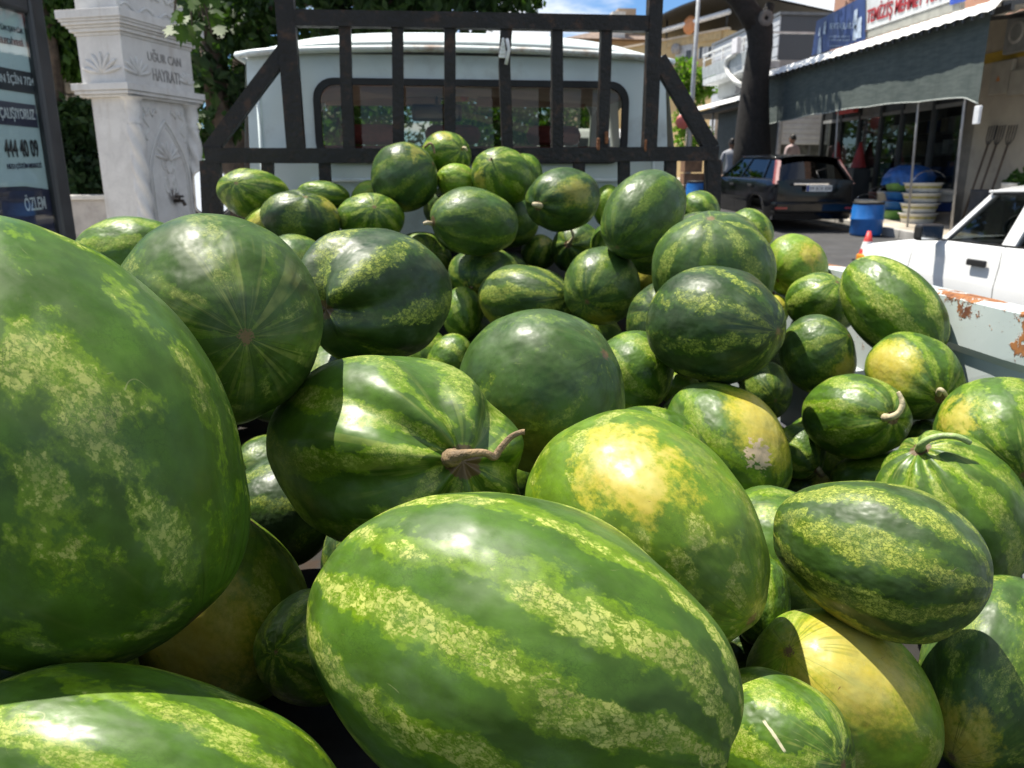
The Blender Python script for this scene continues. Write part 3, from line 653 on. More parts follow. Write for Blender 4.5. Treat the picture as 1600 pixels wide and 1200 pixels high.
def melon_material(key, st, spots, seed):
    pal, N, thr, fleck, streak, end = st
    dark, mid, pale = PAL[pal]
    k = NT('watermelon_skin_' + key)
    at = k.n('ShaderNodeAttribute'); at.attribute_name = 'unit'
    u = at.outputs['Vector']
    rs = random.Random(seed)
    off = tuple(rs.uniform(-20, 20) for _ in range(3))
    uo = k.vm('ADD', u, off)
    warp = st_warp[key]
    w1 = k.vm('SCALE', k.vm('SUBTRACT', k.noise(uo, 1.5, 2, col=True), (.5, .5, .5)), sc=warp * 1.5)
    w2 = k.vm('SCALE', k.vm('SUBTRACT', k.noise(uo, 5.5, 3, .6, col=True), (.5, .5, .5)), sc=.28)
    w = k.vm('ADD', k.vm('ADD', u, w1), w2)
    x, y, z = k.sep(w)
    ux, uy, uz = k.sep(u)
    phi = k.math('ARCTAN2', y, x)
    sv = k.math('MULTIPLY_ADD', k.math('SINE', k.math('MULTIPLY_ADD', phi, float(N), rs.uniform(0, 6))), .5, .5)
    if key in ('M1', 'M7', 'M6', 'M54', 'M52'):
        sv = k.add(k.mul(sv, .42), k.mul(k.ss(k.noise(uo, 4.2, 4, .62), .34, .66), .58))
    patch = k.noise(uo, 2.3, 2, .5)
    nz = k.noise(uo, 17, 6, .7)
    e = k.add(k.add(sv, k.mul(k.math('SUBTRACT', nz, .5), 1.15)), k.mul(k.math('SUBTRACT', patch, .5), .9))
    midm = k.ss(e, thr - .15, thr + .10)
    core = k.ss(k.add(e, k.mul(k.math('SUBTRACT', patch, .5), 1.2)), thr + .17, thr + .28)
    # broken flecks : small warped cells cut apart by green cracks
    uf = k.vm('ADD', uo, k.vm('SCALE', k.noise(uo, 22, 3, .6, col=True), sc=.11))
    d2e = k.vor(uf, 21)
    cellr = k.sep(k.vor(uf, 21, 'F1', 'Color'))[0]
    fl = k.mul(k.ss(d2e, .03, .17), k.ss(k.add(cellr, k.mul(k.math('SUBTRACT', nz, .5), 1.2)), .22, .5))
    fine = k.ss(k.noise(uo, 62, 3, .7), .46, .60)
    fl = k.math('MAXIMUM', fl, k.mul(fine, .55))
    flm = k.mul(k.mul(core, fl), fleck)
    # isolated flecks outside the stripes
    iso = k.mul(k.ss(k.noise(uo, 26, 4, .75), .66, .74), k.ss(patch, .45, .6))
    flm = k.math('MAXIMUM', flm, k.mul(iso, .5 * fleck))
    # base
    big = k.noise(uo, 3.2, 4, .6)
    dk = k.mix(k.ss(big, .3, .72), k.vm('SCALE', dark, sc=.78), k.vm('SCALE', dark, sc=1.45))
    c = k.mix(k.mul(midm, .85), dk, k.mix(k.ss(nz, .3, .7), k.vm('SCALE', mid, sc=.62), mid))
    c = k.mix(flm, c, k.mix(k.ss(big, .35, .7), pale, k.vm('SCALE', pale, sc=.72)))
    # dark vein net over the whole rind
    uv = k.vm('ADD', uo, k.vm('SCALE', k.noise(uo, 9, 3, .6, col=True), sc=.22))
    net = k.ss(k.vor(uv, 15), .0, .060, 1.0, .0)
    net2 = k.ss(k.vor(uf, 34), .0, .10, 1.0, .0)
    netm = k.mul(k.math('MAXIMUM', net, k.mul(net2, .6)), k.ss(k.noise(uo, 4, 2), .35, .65))
    c = k.mix(k.mul(netm, .68), c, k.vm('SCALE', dark, sc=.75))
    # yellow ground spots
    for (g, r, stg) in spots:
        dt = k.vm('DOT_PRODUCT', u, tuple(g))
        dd = k.add(dt, k.add(k.mul(k.math('SUBTRACT', k.noise(uo, 3.5, 6, .65), .5), .42), k.mul(k.math('SUBTRACT', nz, .5), .14)))
        m1 = k.mul(k.ss(dd, math.cos(r * 1.12), math.cos(r * .72)), stg)
        m2 = k.mul(k.ss(dd, math.cos(r * .85), math.cos(r * .3)), stg)
        c = k.mix(k.mul(m1, .92), c, k.mix(k.ss(nz, .35, .65), (.22, .245, .011), (.36, .33, .028)))
        c = k.mix(k.mul(m2, .8), c, k.mix(k.ss(big, .3, .7), (.40, .31, .045), (.42, .36, .09)))
        c = k.mix(k.mul(k.mul(netm, m1), .30), c, (.12, .15, .02))
        # little brown scratches
        us = k.vm('MULTIPLY', k.vm('ADD', uo, k.vm('SCALE', k.noise(uo, 3, 2, col=True), sc=.8)), (26., 8., 9.))
        scr = k.mul(k.ss(k.noise(us, 1, 3, .6), .70, .74), k.ss(dd, math.cos(r * .95), math.cos(r * .6)))
        c = k.mix(k.mul(scr, .8), c, (.16, .075, .02))
    # streaks that run into the ends
    if streak > 0:
        rho = k.math('MAXIMUM', k.math('SQRT', k.add(k.mul(ux, ux), k.mul(uy, uy))), .01)
        cv = k.comb(k.math('DIVIDE', ux, rho), k.math('DIVIDE', uy, rho), k.mul(uz, .16))
        cvo = k.vm('ADD', cv, off)
        s1 = k.ss(k.noise(cvo, 4.2, 3, .65), .56, .63)
        s2 = k.ss(k.noise(cvo, 9.5, 2, .6), .55, .66)
        az = k.math('ABSOLUTE', uz)
        pm = k.mul(k.ss(az, .42, .86), k.ss(k.noise(uo, 6, 3), .25, .6))
        sm = k.mul(k.mul(k.math('MAXIMUM', s1, k.mul(s2, .55)), pm), streak)
        c = k.mix(k.mul(sm, .62), c, k.vm('SCALE', pale, sc=.82))
        ds = k.mul(k.mul(k.ss(k.noise(cvo, 12, 2, .6), .56, .64), k.ss(az, .7, .95)), .5)
        c = k.mix(ds, c, k.vm('SCALE', dark, sc=.55))
    # navel / stalk scar
    nr = .9968 if end == 'b' else .987
    nv = k.ss(k.add(uz, k.mul(k.math('SUBTRACT', k.noise(uo, 60, 2), .5), .01)), nr, nr + .0022)
    c = k.mix(nv, c, (.13, .085, .035) if end == 'b' else (.10, .065, .03))
    # waxy bloom, scuffs and dust
    bl = k.ss(k.noise(uo, 2.1, 5, .62), .48, .74)
    c = k.mix(k.mul(bl, .26), c, (.13, .18, .11))
    us2 = k.vm('MULTIPLY', k.vm('ADD', uo, k.vm('SCALE', k.noise(uo, 2, 2, col=True), sc=.9)), (3., 55., 4.))
    hair = k.mul(k.ss(k.noise(us2, 1, 2, .5), .715, .74), k.ss(k.noise(uo, 2.7, 2), .5, .62))
    c = k.mix(k.mul(hair, .45), c, (.32, .32, .15))
    if key == 'M21':
        g = SCAR['M21']; dd = k.add(k.vm('DOT_PRODUCT', u, tuple(g)), k.mul(k.math('SUBTRACT', k.noise(k.vm('MULTIPLY', uo, (1.2, 5.0, 5.0)), 3.2, 4, .6), .5), .16))
        c = k.mix(k.ss(dd, .975, .985), c, (.42, .33, .22))
    if key == 'M53':
        g = SCAR['M53']; dd = k.vm('DOT_PRODUCT', u, tuple(g)); d2 = k.vm('DOT_PRODUCT', u, tuple(SCAR['M53t']))
        c = k.mix(k.mul(k.ss(dd, .978, .985), k.ss(k.math('ABSOLUTE', k.add(d2, k.mul(k.math('SUBTRACT', k.noise(uo, 9, 2), .5), .03))), .022, .012)), c, (.45, .42, .28))
    rough = k.add(k.ss(k.noise(uo, 5, 5, .65), .3, .7, .31, .56), k.mul(flm, .10))
    h = k.add(k.add(k.mul(k.noise(uo, 3.6, 2, .5), 1.5), k.mul(k.noise(uo, 14, 2, .5), .05)), 0.)
    nm = k.bump(h, .42, .006)
    k.bsdf(c, rough, 0., .32, nm)
    return k.m

def melon_fit(row):
    (cx, cy, A, B, ang), pole, kk, D = row[:4]
    a = math.radians(ang); t = np.linspace(0, 2*math.pi, 64, endpoint=False)
    rr = pray(cx + A*np.cos(t)*math.cos(a) - B*np.sin(t)*math.sin(a), cy + A*np.cos(t)*math.sin(a) + B*np.sin(t)*math.cos(a))
    c = rr.mean(0); c /= np.linalg.norm(c)
    for i in range(2):
        e1 = cR - c*(cR @ c); e1 /= np.linalg.norm(e1); e2 = np.cross(c, e1)
        tx = (rr @ e1)/(rr @ c); ty = (rr @ e2)/(rr @ c)
        if i == 0:
            c = c + e1*tx.mean() + e2*ty.mean(); c /= np.linalg.norm(c)
    S = 2*np.cov(np.stack([tx, ty]), bias=True); tm = np.linalg.det(S)**.25
    S = S*(math.sin(math.atan(tm))/tm)**2
    def tang(px, py):
        r = pray(px, py); return np.array([r @ e1/(r @ c), r @ e2/(r @ c)])
    s = .7
    if pole[0] == 'p':
        o = tang(*pole[1:])
        for _ in range(20):
            W = np.linalg.det(S)**.25/(1-s*s+kk*kk*s*s)**.25
            s = min(.985, np.linalg.norm(o)/(kk*W))
        uu = o/np.linalg.norm(o)
    else:
        an = math.radians(pole[1]); s = pole[2]
        q = tang(cx+10*math.cos(an), cy+10*math.sin(an)) - tang(cx, cy); uu = q/np.linalg.norm(q)
        W = np.linalg.det(S)**.25/(1-s*s+kk*kk*s*s)**.25
    d = np.array([uu[0]*s, uu[1]*s, -math.sqrt(1-s*s)]); L = kk*W
    S0 = (W*W*np.eye(3) + (L*L-W*W)*np.outer(d, d))[:2, :2]
    def sq(M, p):
        w, v = np.linalg.eigh(M); return v @ np.diag(w**p) @ v.T
    A3 = np.eye(3); A3[:2, :2] = sq(S, .5) @ sq(S0, -.5)
    x = np.cross([0, 1., .02], d); x /= np.linalg.norm(x); y = np.cross(d, x)
    M = np.stack([e1, e2, c], axis=1) @ A3 @ np.stack([x*W, y*W, d*L], axis=1)*D
    return c*D + cC, M
def unit_hit(cen, M, px, py):
    """unit-melon coordinates where the sight line through a pixel meets the melon"""
    Mi = np.linalg.inv(M); o = Mi @ (cC-cen); r = Mi @ pray(px, py)
    a = r @ r; b = o @ r; c = o @ o-1; disc = b*b-a*c
    t = (-b-math.sqrt(disc))/a if disc > 0 else -b/a
    p = o+r*t; return p/np.linalg.norm(p)
def melon_mesh(name, cen, M, seed, egg=0., ribs=(0, 0), dent=0., seg=72, rings=48):
    us = []; vs = []
    offv = Vector((seed*3.1 % 17, seed*1.7 % 13, seed*.9 % 11))
    for i in range(rings+1):
        th = math.pi*i/rings
        for j in range(seg):
            ph = 2*math.pi*j/seg
            u = Vector((math.sin(th)*math.cos(ph), math.sin(th)*math.sin(ph), math.cos(th)))
            r = 1 + .050*mnoise.noise(u*1.3+offv) + .014*mnoise.noise(u*3.2+offv)
            if ribs[0]: r += ribs[1]*math.cos(ribs[0]*ph+seed+1.2*mnoise.noise(u*1.5+offv))*min(1, math.sin(th)*2.2)*max(0, .35+.65*u.z)
            r -= dent*math.exp(-max(0, 1-u.z)/.05)
            p = u*r; p.x *= 1+egg*u.z; p.y *= 1+egg*u.z
            us.append(u[:]); vs.append(M @ np.array(p))
    fs = [(i*seg+j, (i+1)*seg+j, (i+1)*seg+(j+1) % seg, i*seg+(j+1) % seg) for i in range(rings) for j in range(seg)]
    me = bpy.data.meshes.new(name); me.from_pydata([tuple(v) for v in vs], [], fs)
    me.polygons.foreach_set('use_smooth', [True]*len(fs))
    at = me.attributes.new('unit', 'FLOAT_VECTOR', 'POINT')
    at.data.foreach_set('vector', np.array(us, dtype=np.float32).ravel())
    bm = bmesh.new(); bm.from_mesh(me); bmesh.ops.remove_doubles(bm, verts=bm.verts, dist=1e-6)
    bmesh.ops.recalc_face_normals(bm, faces=bm.faces); bm.to_mesh(me); bm.free()
    return me
stalk_dry = mat('dry_stalk', (.20, .135, .07), .75, var=.35, nscale=60, bump=.5, bscale=120, dirt=(.10, .06, .03), dirt_amt=.6)
stalk_green = mat('green_stalk', (.22, .30, .10), .55, var=.2, nscale=50, bump=.3, bscale=100)
stalk_pale = mat('pale_stalk', (.45, .38, .24), .7, var=.25, nscale=50, bump=.3, bscale=100)
GROUP = 'watermelons heaped in the truck bed'
# stalk polylines in pixels with lift towards the camera (m) and radius (m)
STALKS = {
 'M5': ([(703, 716, .0, .017), (708, 715, .02, .016), (716, 712, .03, .010), (738, 708, .035, .0068), (758, 708, .035, .0062), (772, 714, .03, .0068), (781, 702, .03, .006), (797, 684, .03, .0052), (812, 676, .03, .0045), (820, 675, .03, .005)], stalk_dry),
 'M13': ([(1438, 704, -.01, .014), (1440, 695, .01, .009), (1452, 686, .02, .0075), (1474, 681, .02, .007), (1497, 683, .02, .007), (1516, 692, .01, .006)], stalk_green),
 'M15': ([(1466, 617, .0, .008), (1469, 609, .03, .007), (1477, 615, .03, .005), (1481, 624, .02, .004)], stalk_pale),
 'M20': ([(1380, 652, .0, .012), (1392, 652, .02, .009), (1404, 645, .03, .0075), (1410, 632, .03, .0075), (1407, 620, .03, .006), (1403, 612, .03, .005)], stalk_pale),
 'M25': ([(846, 322, .0, .014), (838, 320, .03, .012), (832, 319, .03, .008)], stalk_pale),
 'M26': ([(676, 350, .0, .010), (668, 348, .02, .009), (662, 350, .02, .007)], stalk_pale),
 'M30': ([(768, 250, .0, .006), (768, 247, .01, .004)], stalk_dry),
 'M40': ([(888, 381, .0, .011), (892, 377, .03, .009), (896, 369, .05, .008), (892, 358, .05, .007), (888, 350, .05, .006)], stalk_pale),
 'M47': ([(1283, 741, .0, .010), (1279, 733, .02, .008), (1272, 722, .02, .006), (1262, 722, .02, .005)], stalk_pale),
 'M27': ([(664, 230, -.03, .006), (672, 224, .0, .006), (677, 230, .0, .006), (679, 240, .0, .005)], stalk_dry),
 'M28': ([(723, 231, .0, .007), (727, 231, .015, .006), (730, 236, .015, .005)], stalk_pale),
 'M38': ([(738, 452, .0, .006), (737, 449, .01, .004)], stalk_dry),
}
st_warp = {}; SCAR = {}
for i, (key, row) in enumerate(MELONS.items()):
    cen, M = melon_fit(row)
    out, pole, kk, D, pal, N, thr, fleck, streak, end, spots, egg, ribs, dent, warp, label = row
    st_warp[key] = warp
    sp = [(unit_hit(cen, M, px, py), r, s) for px, py, r, s in spots]
    if key == 'M21': SCAR['M21'] = unit_hit(cen, M, 1186, 712)
    if key == 'M53':
        p, q = unit_hit(cen, M, 1196, 1130), unit_hit(cen, M, 1226, 1172)
        SCAR['M53'] = (p+q)/np.linalg.norm(p+q); nn = np.cross(p, q); SCAR['M53t'] = nn/np.linalg.norm(nn)
    big = out[2] > 90
    me = melon_mesh('watermelon', cen, M, i+3, egg, ribs, dent, 128 if big else 72, 84 if big else 48)
    me.materials.append(melon_material(key, (pal, N, thr, fleck, streak, end), sp, i+11))
    o = bpy.data.objects.new('watermelon', me); COL.objects.link(o); o.location = cen
    tag(o, label, 'watermelon', GROUP)
    if key in STALKS:
        pts, sm = STALKS[key]
        Mi = np.linalg.inv(M); u0 = unit_hit(cen, M, pts[0][0], pts[0][1])
        base = M @ u0 + cen; bd = np.linalg.norm(base-cC)
        b = MB(); P = []; rr = []
        for (px, py, lift, rad) in pts:
            P.append(Vector(cC + pray(px, py)*(bd-lift+(.012 if lift <= 0 else 0)))); rr.append(rad*.74)
        # smooth the polyline
        Q = []; R2 = []
        for a in range(len(P)-1):
            p0 = P[max(a-1, 0)]; p1 = P[a]; p2 = P[a+1]; p3 = P[min(a+2, len(P)-1)]
            for f in range(5):
                t = f/5
                Q.append(.5*((2*p1)+(p2-p0)*t+(2*p0-5*p1+4*p2-p3)*t*t+(3*p1-p0-3*p2+p3)*t**3)); R2.append(rr[a]+(rr[a+1]-rr[a])*t)
        Q.append(P[-1]); R2.append(rr[-1])
        b.tube(Q, R2, 10); b.build('stem', sm, o)
deep_mats = [melon_material('deep%d' % i, ('DG' if i % 2 else 'G', 8, .6, .6, .4, 'b'), [], 90+i) for i in range(0)]
for i in range(3):
    st_warp['deep%d' % i] = .3
    deep_mats.append(melon_material('deep%d' % i, (('DG', 'G', 'D')[i], 8, .6, .6, .4, 'b'), [], 90+i))
rs = random.Random(5)
for i, (x, y, z, r) in enumerate(DEEP):
    ax = Vector((rs.uniform(-1, 1), rs.uniform(-1, 1), rs.uniform(-.4, .4))).normalized()
    Rm = np.array(ax.to_track_quat('Z', 'Y').to_matrix())
    me = melon_mesh('watermelon', None, Rm*r, i+80, seg=40, rings=26)
    me.materials.append(deep_mats[i % 3])
    o = bpy.data.objects.new('watermelon', me); COL.objects.link(o); o.location = (x, y, z)
    tag(o, 'melon in the lower layers, mostly covered by the melons heaped over it', 'watermelon', GROUP)
# ------------------------------------------------------------------ vehicles
def lerp_tab(tab, y):
    ys = [t[0] for t in tab]
    if y <= ys[0]: return tab[0][1]
    for a, b in zip(tab, tab[1:]):
        if y <= b[0]: return a[1]+(b[1]-a[1])*(y-a[0])/(b[0]-a[0])
    return tab[-1][1]
def make_car(root, paint, P, glass, inside):
    """x right, y forward, z up; y=0 at the rear bumper. Side panels, hood, roof, pillars, panes, lights"""
    L, hw = P['L'], P['hw']; zb, hb = P['zb'], P['hb']; zc_ = P['zc']; zl = .22
    def side(y, s):
        z1 = lerp_tab(zb, y); h1 = lerp_tab(hb, y); ends = 1-.10*max(0, 1-min(y, L-y)/.5)**2
        m = hw*ends; h1 = min(h1, m)
        return [(s*(m-.06), y, zl), (s*(m-.012), y, zl+.13), (s*m, y, zc_-.015), (s*(m-.004), y, zc_+.012), (s*(m-.022), y, (zc_+z1)/2), (s*(h1+.012), y, z1-.03), (s*(h1-.012), y, z1)]
    ya = [.03+i*(L-.06)/60 for i in range(61)]
    arches = P['wheels']
    def cut(row, y):
        # raise the sill over the wheels
        for wy in arches:
            d = abs(y-wy)
            if d < .36:
                za = P['wr'] + math.sqrt(.36**2-d*d)*1.0
                row = [(p[0], p[1], max(p[2], min(za, zc_-.03+.01*i))) for i, p in enumerate(row)]
        return row
    for s in (-1, 1):
        for nm, y0, y1 in P['panels']:
            yy = [y0+.004]+[y for y in ya if y0+.02 < y < y1-.02]+[y1-.004]
            b = MB(); b.grid([cut(side(y, s), y) for y in yy]); pan = b.build(nm, paint, root, local=True)
            if nm == 'door':
                b = MB(); hy = y0+.10; hz = lerp_tab(zb, hy)-P.get('hz', .14); hx = s*(hw-.006)
                b.box(min(hx, hx+s*.028), max(hx, hx+s*.028), hy, hy+.20, hz-.025, hz+.025, .01); b.build('handle', P['trim'], pan, local=True)
    # dark inner shell just behind the panels: shows as shut lines
    b = MB()
    for s in (-1, 1):
        b.grid([[(p[0]-s*.018, p[1], p[2]) for p in cut(side(y, s), y)] for y in ya])
    for y0, y1 in ((ya[0], ya[0]), (ya[-1], ya[-1])):
        l = side(y0, -1); r = side(y0, 1); b.grid([l, r], smooth=False)
    b.box(-hw+.08, hw-.08, .1, L-.1, .20, .34); b.build('body_shell', inside, root, local=True)
    # deck panels (bonnet, boot)
    for nm, y0, y1 in P['decks']:
        b = MB(); rows = []
        n = 10
        for i in range(n+1):
            y = y0+(y1-y0)*i/n; z1 = lerp_tab(zb, y); m = min(lerp_tab(hb, y), hw*(1-.10*max(0, 1-min(y, L-y)/.5)**2))-.012
            rows.append([(m*t, y, z1+.035*(1-t*t)) for t in [-1+2*k/12 for k in range(13)]])
        b.grid(rows); b.build(nm, paint, root, local=True)
    # end fascias
    for nm, y, d in (('rear_panel', .0, 1), ('front_panel', L, -1)):
        b = MB(); rows = []
        z1 = lerp_tab(zb, y)
        yy = .03 if d > 0 else L-.03
        m = min(lerp_tab(hb, yy), hw*.9)-.012
        for f in (0, .15, .4, .7, .92, 1):
            z = zl+(z1-zl)*f; bu = .05*math.sin(math.pi*min(1, f*1.0))
            rows.append([((hw*.9-.03*f)*t, yy-d*bu*(1-t*t*.7), z+(.035*(1-t*t) if f == 1 else 0)) for t in [-1+2*k/12 for k in range(13)]])
        b.grid(rows); b.build(nm, paint, root, local=True)
        b = MB(); b.box(-hw+.03, hw-.03, min(yy-d*.13, yy+d*.1), max(yy-d*.13, yy+d*.1), .34, .56, .045); b.build('bumper', P['bumper'], root, local=True)
    # greenhouse
    belt, rf = P['belt'], P['roof']      # belt: y's of pillar feet; roof: y's of pillar heads
    zr, hr = P['zr'], P['hr']
    def foot(y, s): return Vector((s*(lerp_tab(hb, y)-.03), y, lerp_tab(zb, y)))
    def head(y, s): return Vector((s*hr, y, zr-.03*abs((y-(rf[0]+rf[-1])/2)/(rf[-1]-rf[0]))))
    gap = .03
    for s in (-1, 1):
        for i, (f, h) in enumerate(zip(belt, rf)):
            w = P['pw'][i]
            b = MB(); a, c = foot(f, s), head(h, s)
            b.prism([a+Vector((0, -w/2, 0)), a+Vector((0, w/2, 0)), c+Vector((0, w/2, 0)), c+Vector((0, -w/2, 0))], (-s*.045, 0, 0))
            b.build('pillar', paint, root, local=True)
        for i in range(len(belt)-1):
            a, c = foot(belt[i], s), head(rf[i], s); d, e = foot(belt[i+1], s), head(rf[i+1], s)
            o = Vector((-s*.02, 0, 0))
            b = MB(); b.poly([a+o, d+o, e+o, c+o]); b.build('side_window', glass, root, local=True)
            b = MB(); b.bar(a+Vector((s*.004, 0, .004)), d+Vector((s*.004, 0, .004)), .02, .022); b.bar(c+Vector((s*.004, 0, -.008)), e+Vector((s*.004, 0, -.008)), .018, .02); b.build('window_trim', P['trim'], root, local=True)
    for nm, i in (('rear_window', 0), ('windscreen', -1)):
        b = MB(); rows = []
        for f in (0, .5, 1):
            A = foot(belt[i], -1).lerp(head(rf[i], -1), f); B = foot(belt[i], 1).lerp(head(rf[i], 1), f)
            rows.append([A.lerp(B, k/8)+Vector((0, (-.05 if i == 0 else .05)*(1-(2*k/8-1)**2), (.035*f+.0*(1-f))*(1-(2*k/8-1)**2))) for k in range(9)])
        b.grid(rows); b.build(nm, glass, root, local=True)
    b = MB(); rows = []
    ry = [rf[0]-P.get('rover', .03)]+[rf[0]+(rf[-1]-rf[0])*k/8 for k in range(9)]+[rf[-1]+.03]
    for y in ry:
        e = .03*abs((min(max(y, rf[0]), rf[-1])-(rf[0]+rf[-1])/2)/(rf[-1]-rf[0]))
        rows.append([((hr+.015)*t, y, zr-e+.012+.055*(1-abs(t)**2.6)) for t in [-1+2*k/14 for k in range(15)]])
    b.grid(rows); b.grid([[(p[0], p[1], p[2]-.02) for p in r] for r in rows]); b.build('roof', paint, root, local=True)
    for s in (-1, 1):
        b = MB(); b.tube([(s*(hr+.016), ry[0], zr+.0), (s*(hr+.016), (ry[0]+ry[-1])/2, zr+.012), (s*(hr+.016), ry[-1], zr-.006)], .012, 6)
        b.build('roof_gutter', paint, root, local=True)
    # cabin
    b = MB()
    for y in P['seats']:
        for x in ((-.36, .36) if y > 1.5 else (-.32, .32)):
            b.box(x-.24, x+.24, y-.08, y+.06, .40, lerp_tab(zb, y)+.12, .05); b.box(x-.13, x+.13, y-.05, y+.03, lerp_tab(zb, y)+.13, lerp_tab(zb, y)+.30, .04); b.box(x-.25, x+.25, y, y+.5, .38, .52, .04)
    b.build('seats', P['seat_m'], root, local=True)
    yd = belt[-1]-.28
    b = MB(); b.box(-hw+.1, hw-.1, yd, yd+.3, .6, lerp_tab(zb, yd)-.0, .03); b.build('dashboard', inside, root, local=True)
    b = MB(); b.lathe([(.17, -.013), (.185, 0), (.17, .013), (.157, 0), (.17, -.013)], (0, 0, 0), 24); b.lathe([(.0, .01), (.05, .01), (.05, -.02), (0, -.02)], (0, 0, 0), 12)
    st = b.build('steering_wheel', rubber, root, local=True); st.location = (-.36, yd-.16, lerp_tab(zb, yd)+.06); st.rotation_euler = (math.radians(58), 0, 0)
    # mirrors
    for s in (-1, 1):
        my = belt[-1]-.02; f = foot(my, s)
        b = MB(); b.box(f.x+s*.02-.0, f.x+s*.02+s*.001, my-.0, my+.001, f.z, f.z+.001)
        b = MB(); b.box(min(f.x+s*.03, f.x+s*.24), max(f.x+s*.03, f.x+s*.24), my-.04, my+.06, f.z+.0, f.z+.13, .025); mo = b.build('door_mirror', P['mirror'], root, local=True)
        b = MB(); b.box(min(f.x+s*.05, f.x+s*.225), max(f.x+s*.05, f.x+s*.225), my-.046, my-.041, f.z+.015, f.z+.115); b.build('mirror_glass', mat('car_mirror_glass', (.6, .63, .66), .05, metal=1., var=0), mo, local=True)
    for wy in arches:
        for s in (-1, 1):
            wheel(root, s*(hw-.09), wy, P['wr']-P.get('wdrop', 0), P['wr'], .18, s, rim_metal)
car_glass = glass_mat('car_glass', (.42, .45, .44), .93)
dark_glass = glass_mat('dark_car_glass', (.05, .055, .055), .93)
inside_m = mat('car_interior', (.018, .018, .02), .8, var=.2)
trim_m = mat('black_trim', (.018, .018, .018), .45, var=.1)
white_car_paint = mat('white_car_paint', (.74, .75, .75), .22, var=.03, nscale=1.5, coat=.4)
wc = thing('parked_car', 'old white saloon car with black mirror and door handles, parked beside the truck', 'car', (4.86, 2.98, gz(5)+.07))
make_car(wc, white_car_paint, dict(L=4.15, hw=.80, zc=.63,
    zb=[(0, .90), (.7, .93), (1.0, .925), (2.2, .905), (2.85, .905), (3.4, .87), (4.0, .79), (4.15, .74)],
    hb=[(0, .70), (1, .755), (2.9, .765), (4.15, .70)], wheels=(.75, 3.62), wr=.31, wdrop=.075,
    panels=[('fender', .03, .98), ('door', .98, 2.20), ('door', 2.20, 3.25), ('fender', 3.25, 4.12)],
    decks=[('boot_lid', .03, .72), ('bonnet', 2.95, 4.12)], belt=(.72, 2.21, 2.93), roof=(1.12, 2.14, 2.58), pw=(.16, .13, .06), zr=1.295, hr=.61,
    seats=(1.15, 1.75), seat_m=mat('car_seat_cloth', (.05, .05, .052), .9), trim=trim_m, mirror=trim_m, bumper=trim_m, hz=.13), car_glass, inside_m)
lamp_red = mat('tail_lamp_red', (.30, .03, .025), .2, var=.05); lamp_clear = mat('lamp_glass', (.55, .52, .46), .12, var=.08); lamp_amber = mat('lamp_amber', (.7, .25, .02), .2)
chrome = mat('chrome', (.75, .75, .76), .12, metal=1., var=.03)
for s in (-1, 1):
    b = MB(); b.box(s*.56-.11, s*.56+.11, 4.14, 4.20, .56, .70, .02); b.build('headlight', lamp_clear, wc, local=True)
    b = MB(); b.box(s*.70-.05, s*.70+.05, 4.02, 4.165, .575, .68, .015); b.build('indicator_lamp', lamp_amber, wc, local=True)
    b = MB(); b.box(s*.58-.13, s*.58+.13, -.035, .0, .58, .74, .015); b.build('tail_lamp', lamp_red, wc, local=True)

lamp_pink = mat('tail_lamp_pale', (.38, .24, .23), .15, var=.1)
black_paint = mat('black_car_paint', (.004, .0045, .006), .14, var=.1, nscale=2, spec=.35)
bc = thing('parked_car', 'black estate car with tall tail lamps parked along the kerb, seen from behind', 'car', (7.62, 15.0, gz(16.5)-.03)); bc.rotation_euler = (math.atan(.04), 0, 0)
make_car(bc, black_paint, dict(L=4.3, hw=.88, zc=.66,
    zb=[(0, .96), (.5, .97), (2.4, .93), (3.0, .92), (3.7, .84), (4.3, .72)], hb=[(0, .78), (1, .815), (3.0, .82), (4.3, .72)], wheels=(.85, 3.45), wr=.31,
    panels=[('fender', .03, .95), ('door', .95, 1.95), ('door', 1.95, 3.05), ('fender', 3.05, 4.27)],
    decks=[('bonnet', 3.05, 4.27)], belt=(.10, .80, 1.95, 3.1), roof=(.52, .92, 1.80, 2.3), pw=(.16, .07, .09, .06), zr=1.38, hr=.60, rover=.14,
    seats=(1.2, 2.1), seat_m=inside_m, trim=trim_m, mirror=black_paint, bumper=black_paint), dark_glass, inside_m)
for s in (-1, 1):
    b = MB(); b.prism([(s*.76, .06, .90), (s*.825, .10, .90), (s*.655, .46, 1.34), (s*.60, .43, 1.34)], (0, -.045, 0)); tl = b.build('tail_lamp', lamp_pink, bc, local=True)
    b = MB(); b.prism([(s*.83, .11, .90), (s*.842, .14, .90), (s*.672, .49, 1.35), (s*.66, .47, 1.34)], (0, -.05, 0)); b.build('red_edge', mat('tail_lamp_edge', (.20, .05, .045), .2), tl, local=True)
b = MB(); b.box(-.50, .22, -.085, -.055, .885, .915, .006); b.build('chrome_strip', chrome, bc, local=True)
b = MB(); b.box(-.24, .28, -.10, -.085, .76, .875); pl = b.build('number_plate', mat('plate_white', (.62, .62, .60), .5, var=.03), bc, local=True)
b = MB(); b.box(-.238, -.19, -.104, -.1005, .765, .87); b.build('blue_band', mat('plate_blue', (.02, .05, .25), .5), pl, local=True)
text_mesh('09 BOE 808', 'plate_number', trim_m, pl, (-.17, -.1005, .785), (1, 0, 0), (0, 0, 1), .43, .066, .002)
b = MB(); b.tube([(.02, -.06, 1.0), (.02, .10, 1.14), (.25, .16, 1.19)], .010, 6); b.build('rear_wiper', trim_m, bc, local=True)
for x in (-.84, .60):
    b = MB(); b.box(x, x+.24, -.11, -.10, .42, .46); b.build('reflector', lamp_red, bc, local=True)

